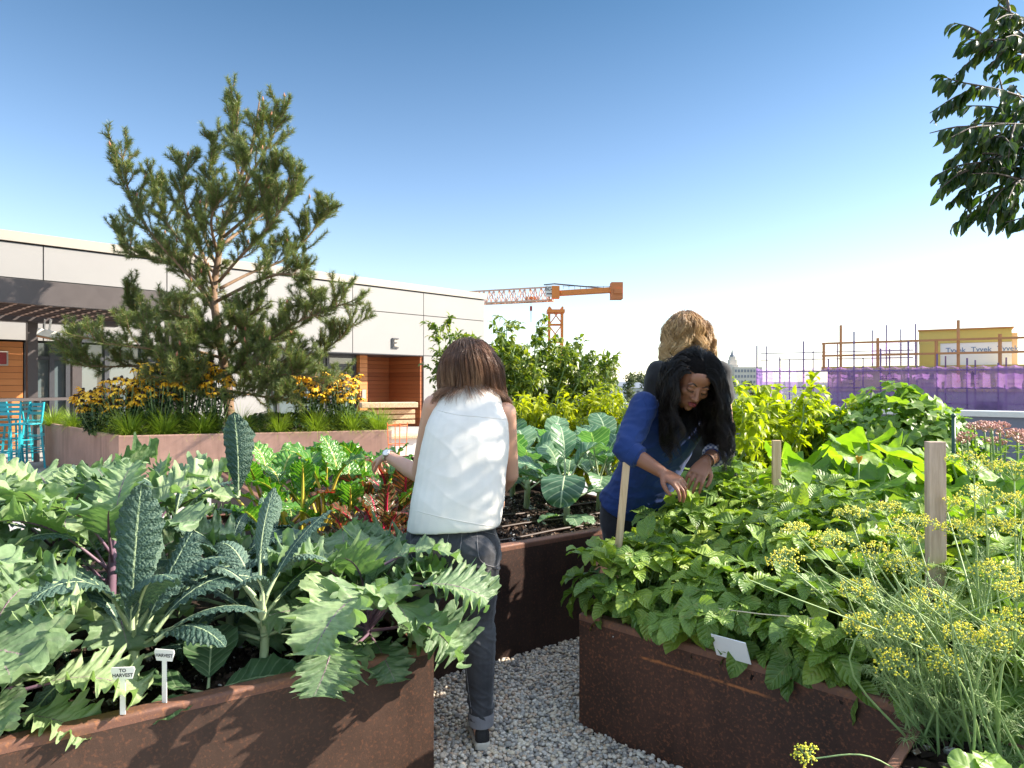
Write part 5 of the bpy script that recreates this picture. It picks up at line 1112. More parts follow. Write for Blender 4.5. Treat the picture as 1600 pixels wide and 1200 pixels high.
# ================================================================== BRANCHES HANGING IN AT THE TOP RIGHT: a tree standing right of the view
def hang_tree():
    r = rng_(1000); Yt = 3.0; base = arr(4.3, 3.1, 0); pl = Plant('overhanging_tree', 'broadleaf tree whose dark branches hang into the sky at the top right', 'tree', base, None)
    W = lambda px, py, dy=0.: at(px, py, Yt + dy) - base
    tube(pl.stem, curve([(0, 0, 0), (.05, .05, 1.3), (-.1, 0, 2.3), (0, .05, 3.6), (.1, 0, 4.6)], 5), np.linspace(.10, .02, 21), 9)
    P, D, U, S = [], [], [], []
    def twig(C, dens, ls=.078, ph=0):
        if 600 - (min(q[2] for q in C) + base[2] - CAMZ) / Yt * F > 358 or min(800 + (q[0] + base[0]) / (q[1] + base[1]) * F for q in C) < 1450: return
        k = len(C); tube(pl.stem, C, np.linspace(.006, .002, k), 5, cap=False); L = np.linalg.norm(np.diff(C, axis=0), axis=1).sum(); n = max(4, int(L * dens))
        for j in range(n):
            f = (j + .3) / n * .92 + .08; x = f * (k - 1); i = min(int(x), k - 2); tg = nrm(C[i + 1] - C[i]); s = sph(r, 1)[0]
            P.append(C[i] + (C[i + 1] - C[i]) * (x - i)); D.append(nrm(tg * .55 + s * .6 + arr(0, 0, -.75))); U.append(nrm(s * .8 + arr(0, 0, .7) + np.cross(tg, s) * .6)); S.append(ls * r.uniform(.65, 1.15))
    B = [[(1680, 60), (1600, 30, -.1), (1560, 8, -.1)], [(1700, 85), (1620, 65, .1), (1565, 62, .1), (1510, 62, .1)], [(1690, 130, .2), (1620, 95, .2), (1570, 72, .2), (1530, 78, .25)], [(1720, 190), (1640, 165, 0), (1560, 140, -.1), (1500, 128, -.1), (1470, 118, -.1)], [(1720, 210, .1), (1630, 190, .1), (1560, 168, .1), (1490, 165, .15)], [(1700, 200, -.15), (1620, 195, -.15), (1555, 195, -.2), (1515, 212, -.2)],
         [(1720, 215), (1640, 218, 0), (1590, 232, 0), (1540, 250, 0), (1515, 275, .0)], [(1700, 250, .1), (1620, 262, .1), (1570, 262, .1), (1540, 280, .1)], [(1700, 260), (1620, 275, -.1), (1575, 290, -.1), (1550, 318, -.1), (1540, 345, -.1)], [(1690, 270, .1), (1600, 290, .15), (1568, 318, .15), (1562, 345, .15)], [(1690, 330), (1630, 345, 0), (1598, 362, 0)], [(1680, 20), (1620, -30, 0), (1570, -40, .1)], [(1660, 205, -.1), (1600, 205, -.1), (1550, 218, -.1)], [(1660, 280, .1), (1590, 278, .1), (1530, 262, .15), (1510, 270, .1)]]
    for q in B:
        C = curve([W(*p) for p in q], 6); tube(pl.stem, curve([(0, 0, 2.4 + r.random() * .8), (C[0] * arr(.5, .5, 1) + arr(0, 0, .2)), C[0]], 5), np.linspace(.03, .007, 11), 6, cap=False); twig(C, 52)
        for k in range(int(6)):
            i = int(len(C) * r.uniform(.25, .9)); d = nrm(nrm(C[min(i + 1, len(C) - 1)] - C[i - 1]) + sph(r, 1)[0] * .9 + arr(0, 0, .0)); twig(curve([C[i], C[i] + d * .1, C[i] + d * .2 + arr(0, 0, -.03)], 3), 72)
    for k in range(0): # the rest of the crown, outside this view
        d = sph(r, 1)[0] * arr(1.3, 1.5, 1.0); e = arr(.25, 0, 3.7) + d * r.uniform(.5, 1.0)
        if e[0] + base[0] < .78 * (e[1] + base[1]) + .15 and e[1] + base[1] > .2: continue
        C = curve([(0, 0, 2.3 + r.random() * 1.4), e * arr(.5, .5, .6) + arr(0, 0, 1.4), e], 5); tube(pl.stem, C, np.linspace(.026, .008, len(C)), 5, cap=False)
        for m_ in range(7): q = nrm(sph(r, 1)[0] + d * .4); twig(curve([C[int(len(C) * r.uniform(.5, .99))], e + q * .2, e + q * .45], 3), 26)
    ok = [600 - (p[2] + base[2] - CAMZ) / (p[1] + base[1]) * F < 352 and 800 + (p[0] + base[0]) / (p[1] + base[1]) * F > 1468 for p in P]; P, D, U, S = [[q for q, k in zip(a, ok) if k] for a in (P, D, U, S)]
    n = len(P); scatter(pl.leaf, T_tree, P, D, U, S, r.beta(1.8, 2.6, n)); pl.end(L_tree, S_bark2, 'crown', 'trunk')
hang_tree()

# ================================================================== FAR TREES
def fartree(lab, px, D, ztop, w_, seed, n=2200, ls=.5, zb=-16, grp=None, shape=1.):
    r = rng_(seed); b = at(px, 0, D) * (1, 1, 0) + (0, 0, zb); pl = Plant('far_tree', lab, 'tree', b, grp); H = ztop - zb
    tube(pl.stem, [(0, 0, 0), (.1, 0, H * .5), (0, 0, H * .95)], [w_ * .05, w_ * .03, w_ * .008], 7)
    cl = [(arr(r.normal() * w_ * .2 * (1 - f * .5), r.normal() * w_ * .2, H * (.25 + .72 * f)), w_ * (.34 - .2 * f * shape) * r.uniform(.7, 1.15)) for f in np.linspace(0, 1, 26)]
    for c, R_ in cl: tube(pl.stem, [(0, 0, max(.1, c[2] - R_ * 1.5)), c], w_ * .01, 4)
    P = np.concatenate([c + sph(r, n // 26) * R_ * r.uniform(.5, 1.05, (n // 26, 1)) * arr(1, 1, 1.15) for c, R_ in cl])
    scatter(pl.leaf, T_small, P, sph(r, len(P)), sph(r, len(P)) + arr(0, 0, .6), ls * r.uniform(.6, 1.2, len(P)), r.random(len(P))); pl.end(L_far, S_twig, 'crown', 'trunk')
fartree('lone poplar-like tree far behind the tall bushes, right of the crane', 948, 62, 3.5, 3.4, 1101, 5200, .30)
for i, (px, D, zt, w_, lab) in enumerate(((982, 210, 4.2, 5, 'leftmost small tree on the far ridge behind the pale houses'), (990, 240, 4.9, 5.5, 'second small tree from the left on the far ridge'), (1001, 235, 5.2, 6, 'third small tree from the left on the far ridge'), (1010, 220, 4.3, 5, 'rightmost small tree on the far ridge beside the blonde hair'), (1140, 200, 2.6, 6, 'far tree in front of the stone tower block'), (1176, 190, 1.6, 6, 'far tree at the left end of the purple netting'))):
    fartree(lab, px, D, zt, w_, 1110 + i, 1300, .9, -16, 'far trees on the horizon', .6)

# ================================================================== STAKES, STRING, TAGS, CARD
M_stake = m_wood('rough stake timber', (.36, .25, .19), (.56, .42, .34), (16, 16, 1.6), .7); M_stake2 = m_wood('fresh stake timber', (.55, .36, .20), (.74, .54, .34), (18, 18, 1.5), .6)
def stake(lab, p, q, wx, wy, m):
    p, q = arr(*p), arr(*q); o = (p[0], p[1], p[2]); mb = OB(o); obox(mb, (p + q) / 2, arr(wx / 2, 0, 0), arr(0, wy / 2, 0), (q - p) / 2); ob = mb.build('wooden_stake', m, None, False, o, .0015); tag(ob, lab, 'stake', 'wooden stakes in the right bed')
a = at(1461, 690, 2.35); stake('broad weathered wooden stake standing tallest among the dill', (a[0] + .004, a[1], .40), a, .058, .03, M_stake)
a = at(979, 722, 2.90); b = at(956, 962, 2.93); stake('thin pale stake leaning at the left corner of the bean bed', b, a, .030, .016, M_stake2)
a = at(1213, 688, 3.55); stake('short pale stake among the squash leaves behind the beans', (a[0], a[1], .42), a, .042, .022, M_stake2)
gs = thing('garden_post', 'thin dark green post beside the tall stake, before the pink flowers', 'post', at(1490, 0, 4.4) * (1, 1, 0) + (0, 0, .44)); o = gs.location
M_dg = plain('dark green plastic', (.02, .07, .045), .4); mb = MB(); tube(mb, [(0, 0, 0), (0, 0, .78)], .012, 8); mb.build('tube', M_dg, gs, True); mb = MB(); tube(mb, [(0, 0, .78), (0, 0, .79), (0, 0, .80)], [.016, .016, .006], 8); mb.build('cap', M_dg, gs)
mb = MB(); p, q = at(1098, 948, 2.45), at(1290, 968, 2.20); s_ = (p + q) / 2; tube(mb, [p - s_, (0, 0, -.004), q - s_], .0022, 5); tag(mb.build('twine', plain('jute twine', (.62, .52, .36), .8), None, False, tuple(s_)), 'pale string stretched low through the front bean leaves', 'string')
p = at(1142, 1014, 2.325); cdn = MB(); obox(cdn, (0, 0, 0), np.r_[U_, 0] * .062, arr(0, 0, .042) + np.r_[-V_, 0] * .022, np.r_[V_, 0] * .0012 + arr(0, 0, .0008)); tag(cdn.build('paper_card', plain('white card', (.80, .80, .80), .6), None, False, tuple(p)), 'blank white card leaning on the rusty rim under the bean leaves', 'card')
M_tagw = plain('white plastic', (.80, .79, .76), .4); M_tink = plain('marker ink', (.02, .02, .025), .6)
def ptag(lab, bx, by, tx_, ty, D, words, rz, group='white plant tags'):
    b = at(bx, by, D); t_ = at(tx_, ty, D); h = t_[2] - b[2]; th = thing('plant_tag', lab, 'plant tag', b, rz, group)
    mb = MB(); box(mb, -.0075, -.0012, -.03, .0075, .0012, h - .02); mb.build('stem', M_tagw, th)
    mb = MB(); pr_ = [(-.026, 0), (.026, 0), (.033, .026), (.030, .034), (-.030, .034), (-.033, .026)]; n = len(pr_); V = [(x, y, h - .02 + z) for y in (-.0015, .0015) for x, z in pr_]
    mb.add(V, [tuple(range(n)), tuple(range(2 * n - 1, n - 1, -1))] + [(i, n + i, n + (i + 1) % n, (i + 1) % n) for i in range(n)]); hd = mb.build('tag_head', M_tagw, th)
    for k, (w_, zz) in enumerate(words):
        mb = MB(); text_mb(mb, w_, .0135, (0, -.0021, h - .02 + zz), (1, 0, 0), (0, 0, 1), 0, bold=.0004); mb.build('lettering', M_tink, hd)
ptag('left white plant tag lettered TO HARVEST on the front rim', 192, 1100, 188, 1050, 1.955, [('TO', .0245), ('HARVEST', .011)], R(6))
ptag('right white plant tag lettered HARVEST in the left bed', 257, 1084, 258, 1022, 2.03, [('HARVEST', .016)], R(-10))
# ================================================================== PEOPLE
class Solid:
    """closed primitives that are fused into one continuous surface"""
    def __init__(s): s.mb = MB()
    def cone(s, p, q, r1, r2, n=18, fl=None):
        p, q = np.asarray(p, float), np.asarray(q, float); d = q - p; L = np.linalg.norm(d); d = d / L
        a = np.linspace(0, math.pi / 2, 5); P = [p - d * r1 * math.cos(t) for t in a] + [p + d * L * f for f in (.25, .5, .75)] + [q + d * r2 * math.cos(t) for t in a[::-1]]
        rr = [max(r1 * math.sin(t), 1e-4) for t in a] + [r1 + (r2 - r1) * f for f in (.25, .5, .75)] + [max(r2 * math.sin(t), 1e-4) for t in a[::-1]]
        tube(s.mb, P, rr, n); return s
    def chain(s, pts, rad):
        for a, b, r1, r2 in zip(pts[:-1], pts[1:], rad[:-1], rad[1:]): s.cone(a, b, r1, r2)
    def ell(s, c, rad, X=(1, 0, 0), Y=(0, 1, 0), Z=(0, 0, 1), n=18):
        th = np.linspace(0, math.pi, n // 2 + 1); ph = np.arange(n) * TAU / n
        M = np.array([X, Y, Z], float) * np.asarray(rad, float)[:, None]; V = [(0, 0, 1.)] + [(math.sin(t) * math.cos(f), math.sin(t) * math.sin(f), math.cos(t)) for t in th[1:-1] for f in ph] + [(0, 0, -1.)]
        V = np.array(V) @ M + np.asarray(c, float); k = n // 2 - 1
        fs = [(0, 1 + j, 1 + (j + 1) % n) for j in range(n)] + [(1 + i * n + j, 1 + (i + 1) * n + j, 1 + (i + 1) * n + (j + 1) % n, 1 + i * n + (j + 1) % n) for i in range(k - 1) for j in range(n)] + [(len(V) - 1, 1 + (k - 1) * n + (j + 1) % n, 1 + (k - 1) * n + j) for j in range(n)]
        s.mb.add(V, fs); return s
    def loft(s, rings, n=28, sq=2.4):
        """rings: (centre, half-axis vector x, half-axis vector y); superellipse sections, smoothed along"""
        C = np.array([np.r_[c, x, y] for c, x, y in rings]); C = curve(C, 4); a = np.arange(n) / n * TAU; e = 2 / sq
        cx = np.sign(np.cos(a)) * np.abs(np.cos(a)) ** e; sy = np.sign(np.sin(a)) * np.abs(np.sin(a)) ** e
        V = np.concatenate([q[:3] + cx[:, None] * q[3:6] + sy[:, None] * q[6:9] for q in C]); k = len(C); fs = [(i * n + j, i * n + (j + 1) % n, (i + 1) * n + (j + 1) % n, (i + 1) * n + j) for i in range(k - 1) for j in range(n)]
        m = len(V); V = np.vstack([V, C[0][:3], C[-1][:3]])
        fs += [(m, (j + 1) % n, j) for j in range(n)] + [(m + 1, (k - 1) * n + j, (k - 1) * n + (j + 1) % n) for j in range(n)]
        s.mb.add(V, fs); return s
    def fuse(s, voxel=.004, smooth=6, disp=None, cut=None):
        me = s.mb.mesh('raw'); o = bpy.data.objects.new('raw', me); COL.objects.link(o)
        m = o.modifiers.new('r', 'REMESH'); m.mode = 'VOXEL'; m.voxel_size = voxel; m.use_smooth_shade = True
        q = o.modifiers.new('s', 'SMOOTH'); q.iterations = smooth; q.factor = .5
        me2 = bpy.data.meshes.new_from_object(o.evaluated_get(bpy.context.evaluated_depsgraph_get())); bpy.data.objects.remove(o); bpy.data.meshes.remove(me)
        n = len(me2.vertices); V = np.zeros(n * 3, np.float32); me2.vertices.foreach_get('co', V); V = V.reshape(-1, 3)
        if disp:
            N = np.zeros(n * 3, np.float32); me2.vertices.foreach_get('normal', N); N = N.reshape(-1, 3); d = np.array([disp(p) for p in V], np.float32); V = V + N * d[:, None]; me2.vertices.foreach_set('co', V.ravel()); me2.update()
        if cut:
            import bmesh
            bm = bmesh.new(); bm.from_mesh(me2)
            for co, no in cut: bmesh.ops.bisect_plane(bm, geom=bm.verts[:] + bm.edges[:] + bm.faces[:], plane_co=co, plane_no=no, clear_outer=True)
            bm.to_mesh(me2); bm.free(); me2.update()
        return me2
def wear(name, me, m, th, o):
    V = np.zeros(len(me.vertices) * 3, np.float32); me.vertices.foreach_get('co', V); V = V.reshape(-1, 3) - np.asarray(o, np.float32); me.vertices.foreach_set('co', V.ravel()); me.update()
    return link(name, me, m, th, True, (0, 0, 0))
def frame(Fw, Uw):
    y = nrm(np.asarray(Fw, float)); x = nrm(np.cross(y, np.asarray(Uw, float))); z = np.cross(x, y); return x, y, z   # x = the person's right
def head(S, c, Fw, Uw, s=1.0):
    x, y, z = frame(Fw, Uw); g = lambda a, b, d: np.asarray(c) + (x * a + y * b + z * d) * s
    E = lambda p, rad: S.ell(g(*p), np.array(rad) * s, x, y, z)
    E((0, -.012, .025), (.076, .095, .088)); E((0, .022, -.015), (.062, .068, .085)); E((0, .036, -.068), (.046, .046, .040)); E((0, .064, -.097), (.018, .015, .015)); E((0, .062, .045), (.05, .028, .035))
    for q in (-1, 1):
        E((q * .040, .056, -.022), (.022, .022, .020)); E((q * .012, .094, -.036), (.009, .010, .008)); E((q * .030, .076, .020), (.022, .012, .007)); E((q * .031, .074, .001), (.0175, .0135, .0115)); E((q * .077, -.006, -.012), (.008, .019, .029))
    S.cone(g(0, .083, .008), g(0, .102, -.030), .0075 * s, .0105 * s); E((0, .104, -.033), (.0125, .011, .010)); E((0, .088, -.0610), (.022, .010, .0055)); E((0, .0865, -.0700), (.019, .011, .0070))
    return x, y, z, g
def hand(S, w_, along, palm, thumb, s=1.0, curl=(.5, .6, .5), spread=.1, tc=.5):
    """w_ wrist, along = towards fingertips, palm = palm normal, thumb = +1/-1 side"""
    a = nrm(along); p = nrm(np.asarray(palm, float) - a * np.dot(palm, a)); l = np.cross(a, p) * thumb
    S.loft([(w_ - a * .01 * s, l * .026 * s, p * .018 * s), (w_ + a * .03 * s, l * .035 * s, p * .017 * s), (w_ + a * .065 * s, l * .041 * s, p * .014 * s), (w_ + a * .085 * s, l * .040 * s, p * .011 * s), (w_ + a * .092 * s, l * .034 * s, p * .006 * s)], 20)
    tips = []
    for k, (off, ln) in enumerate(((.031, .92), (.0105, 1.05), (-.0105, 1.0), (-.031, .80))):
        b = w_ + a * (.082 - .004 * abs(k - 1)) * s + l * off * s; d = nrm(a + l * off / .031 * spread); ang = 0; P = [b]
        for q, (L, cc) in enumerate(zip((.042, .027, .022), curl)): ang += cc * (1 + .12 * (k - 1.2)); b = b + (d * math.cos(ang) + p * math.sin(ang)) * L * ln * s; P.append(b)
        S.chain(P, [.0092 * s, .0086 * s, .0078 * s, .0064 * s]); tips.append(b)
    b = w_ + a * .025 * s + l * .026 * s; d1 = nrm(a * .75 + l * .75 + p * tc); d2 = nrm(a * .9 + l * .2 + p * tc * 1.3); d3 = nrm(a + p * tc * 1.2 - l * .1)
    S.chain([b, b + d1 * .035 * s, b + d1 * .035 * s + d2 * .03 * s, b + d1 * .035 * s + d2 * .03 * s + d3 * .024 * s], [.0125 * s, .0105 * s, .0095 * s, .007 * s]); return tips
def skin(name, a, b):
    t = NT(name); c = t.coord(); k = t.mix(t.noise(14, 5, .6, c), a, b); nm = t.bump(t.noise(220, 3, .6, c), .08, .002)
    return t.done(t.pr(k, .48, 0, .4, nm, **{'Subsurface Weight': .08, 'Subsurface Scale': .01}))
def cloth(name, col, col2, wv=900, rough=.85, bump=.15, sheen=.2):
    t = NT(name); c = t.coord(); k = t.mix(t.step(t.noise(6, 5, .6, c), .3, .7), col, col2); nm = t.bump(t.math('ADD', t.noise(wv, 2, .5, c), t.math('MULTIPLY', t.noise(26, 4, .6, c), 1.5)), bump, .003)
    return t.done(t.pr(k, rough, 0, .25, nm, **{'Sheen Weight': sheen}))
M_sk1 = skin('fair skin', (.50, .27, .185), (.58, .34, .24)); M_sk2 = skin('brown skin', (.20, .085, .048), (.29, .13, .075)); M_sk3 = skin('tanned skin', (.46, .24, .15), (.54, .30, .2))
M_white = cloth('white crepe', (.68, .65, .60), (.74, .71, .66), 700, .6, .12); M_den = cloth('black denim', (.024, .025, .030), (.060, .061, .069), 1100, .8, .2); M_blue = cloth('blue cotton', (.007, .024, .105), (.012, .038, .16), 1000, .75, .15, .08)
M_blk = cloth('black cloth', (.010, .010, .012), (.022, .021, .024), 900, .8, .15); M_blk2 = cloth('black trousers', (.010, .010, .013), (.022, .022, .028), 900, .8, .15); M_cuff = cloth('denim cuff', (.16, .16, .18), (.24, .24, .26)); M_sole = plain('dirty white rubber', (.58, .53, .45), .7, 0, .2, 30); M_shoe = plain('black suede', (.014, .013, .014), .7, 0, .3, 40, .3, 200)
M_thread = plain('grey thread', (.22, .21, .22), .8)
def hairmat(name, ramp, spec=.5, rough=.38):
    t = NT(name); u, v, r = t.attr(); k = t.ramp(t.math('ADD', t.math('MULTIPLY', v, .38), t.math('MULTIPLY', r, .62)), ramp); return t.done(t.pr(k, rough, 0, spec))
def hair(r, n, c, ax, roots, step, ns, colls, part=0., grav=.35, vol=.02, wave=(0, 0), clump=60, rad=.0013, inward=0., lenvar=.25, g_dir=(0, 0, -1), out0=.35, clk=.6, wz=.3, clear=None):
    """strands grown from the scalp of a head at c with axes ax; colls = ellipsoids (centre, radii, axes) they slide over"""
    x, y, z = ax; c = np.asarray(c, float); d = roots(r, n); n = len(d)
    R0 = np.array([.078, .097, .092]); P = c + (d * R0 + arr(0, -.012, .022)) @ np.array([x, y, z]); lay = r.random(n)
    t0 = np.stack([np.sign(d[:, 0] - part) * np.clip(np.abs(d[:, 0]) * 1.1 + .25 * np.clip(d[:, 1] + .35, 0, 1), 0, .8), -.6 + .0 * lay, .05 + 0 * lay], -1); t0 = t0 - d * (t0 * d).sum(1, keepdims=True); v = nrm(nrm(t0) + d * out0) @ np.array([x, y, z])
    out = [P.copy()]; gd = np.asarray(g_dir, float)
    for k in range(ns):
        v = nrm(v + gd * grav * (1 + k * .05)); 
        if inward: v = nrm(v + nrm(c - P) * inward * max(0, (k / ns - .55)))
        P = P + v * step
        for cc, rad_, axs in colls:
            M = np.array(axs); q = (P - cc) @ M.T; rr = np.asarray(rad_) + vol * lay[:, None]; s = np.linalg.norm(q / rr, axis=1); m = s < 1
            if m.any(): q[m] /= s[m][:, None]; Pn = cc + q[m] @ M; P[m] = Pn
        v = nrm(P - out[-1]); out.append(P.copy())
    S = np.stack(out, 1); k = S.shape[1]; tt = np.linspace(0, 1, k)
    cl = r.choice(n, clump, replace=False); own = np.argmin(((S[:, None, k // 3] - S[None, cl, k // 3]) ** 2).sum(-1), 1); G = S[cl][own]; w_ = (clk * np.clip(tt * 1.6 - .2, 0, 1))[None, :, None]; S = S * (1 - w_) + (G + (S[:, :1] - G[:, :1]) * .25) * w_
    if wave[0]:
        ph = r.random(clump)[own] * TAU + r.normal(size=n) * .4; fr = wave[1] * (r.uniform(.8, 1.2, clump)[own]); A = wave[0] * np.clip(tt * 2 - .25, 0, 1)[None]
        S = S + (A * np.sin(ph[:, None] + fr[:, None] * tt[None] * TAU))[..., None] * x + (A * np.cos(ph[:, None] * 1.3 + fr[:, None] * tt[None] * TAU))[..., None] * (y * .7 + z * wz)
    L = 1 - lenvar * r.random(n)
    if clear:   # no strand crosses the face
        q = (S - c) @ np.array(ax).T; bad = ((q[..., 1] > clear[3]) & ((q[..., 0] / clear[0]) ** 2 + ((q[..., 2] - clear[2]) / clear[1]) ** 2 < 1)).any(1); S = S[~bad]; L = L[~bad]; own = own[~bad]; n = len(S)
    mb = MB(); m_ = 3; a = np.arange(m_) * TAU / m_
    idx = (np.linspace(0, 1, k)[None] * L[:, None]) * (k - 1); i0 = np.clip(idx.astype(int), 0, k - 2); f = (idx - i0)[..., None]; ar_ = np.arange(n)[:, None]; S = S[ar_, i0] * (1 - f) + S[ar_, i0 + 1] * f
    T = nrm(np.gradient(S, axis=1)); X = nrm(np.cross(T, arr(.31, .17, .93))); Y = np.cross(T, X); rd = rad * np.linspace(1, .35, k)[None, :, None, None] * r.uniform(.7, 1.3, n)[:, None, None, None]
    V = S[:, :, None] + rd * (np.cos(a)[None, None, :, None] * X[:, :, None] + np.sin(a)[None, None, :, None] * Y[:, :, None])
    i, j = np.meshgrid(np.arange(k - 1), np.arange(m_), indexing='ij'); q = i * m_ + j; q2 = i * m_ + (j + 1) % m_; Fq = np.stack([q, q2, q2 + m_, q + m_], -1).reshape(-1, 4); Fq = (Fq[None] + (np.arange(n) * k * m_)[:, None, None]).reshape(-1, 4)
    lv = np.zeros((n, k, m_, 3)); lv[..., 1] = tt[None, :, None]; lv[..., 2] = (r.random(n) * .45 + r.random(clump)[own] * .55)[:, None, None]
    mb.add(V.reshape(-1, 3), Fq, lv.reshape(-1, 3)); return mb
def capmesh(mb, c, ax, rad, keep):
    x, y, z = ax; n, m = 40, 28; th = np.linspace(0.02, math.pi - .02, m); ph = np.linspace(0, TAU, n); D = np.stack([np.sin(th)[:, None] * np.cos(ph)[None], np.sin(th)[:, None] * np.sin(ph)[None], np.cos(th)[:, None] + 0 * ph[None]], -1)
    V = (D * rad + arr(0, -.012, .022)) @ np.array([x, y, z]) + c; fs = [(i * n + j, (i + 1) * n + j, (i + 1) * n + j + 1, i * n + j + 1) for i in range(m - 1) for j in range(n - 1) if keep(D[i, j])]
    lv = np.zeros((n * m, 3)); lv[:, 2] = .05; mb.add(V.reshape(-1, 3), np.array(fs), lv)
def projline(me_bvh, pix, th_o, mb, rad, lift=.0015, n=8):
    C = curve([(a, b, 0) for a, b in pix], n); P = []
    for a, b, _ in C:
        d = nrm(at(a, b, 1.) - arr(0, 0, CAMZ)); h = me_bvh.ray_cast(Vector((0, 0, CAMZ)), Vector(d))
        if h[0] is not None: P.append(np.array(h[0]) - d * lift)
    if len(P) > 2: tube(mb, np.array(P) - th_o, rad, 5)
def bvh(me): return BVHTree.FromPolygons([v.co[:] for v in me.vertices], [p.vertices[:] for p in me.polygons])
def shoe(th, o, heel, fd, m_up, m_sole, L=.25):
    f = nrm(arr(fd[0], fd[1], 0)); l = arr(f[1], -f[0], 0); up = arr(0, 0, 1); h = np.asarray(heel, float)
    S = Solid(); pr_ = [(-.012, .020), (.0, .030), (.05, .034), (.11, .036), (.17, .044), (.21, .038), (.24, .024), (.252, .01)]
    S.loft([(h + f * a * L / .25 + up * .016, l * b, f * .001 + up * .016) for a, b in pr_], 24, 3.5); so = wear('sole', S.fuse(.004, 3), m_sole, th, o)
    S = Solid(); S.loft([(h + f * .016 + up * .03, l * .029, f * .026), (h + f * .018 + up * .048, l * .028, f * .025), (h + f * .02 + up * .064, l * .027, f * .023)], 20)
    S.loft([(h + f * a * L / .25 + up * (.028 + b2 / 2), l * b, up * (b2 / 2 + .012)) for a, b, b2 in ((.0, .026, .045), (.05, .030, .05), (.10, .033, .055), (.15, .040, .05), (.20, .036, .035), (.235, .022, .02))], 22)
    wear('shoe_upper', S.fuse(.004, 4), m_up, th, o)
def folds(seed, amp, sx, sz, amp2=.0):
    def f(p): return amp * mnoise.noise(Vector((p[0] * sx + seed, p[1] * sx, p[2] * sz + p[0] * 6))) + amp2 * mnoise.noise(Vector((p[0] * sx * 2.6, p[1] * sx * 2.6 + seed, p[2] * sz * 2.2 - p[0] * 9)))
    return f

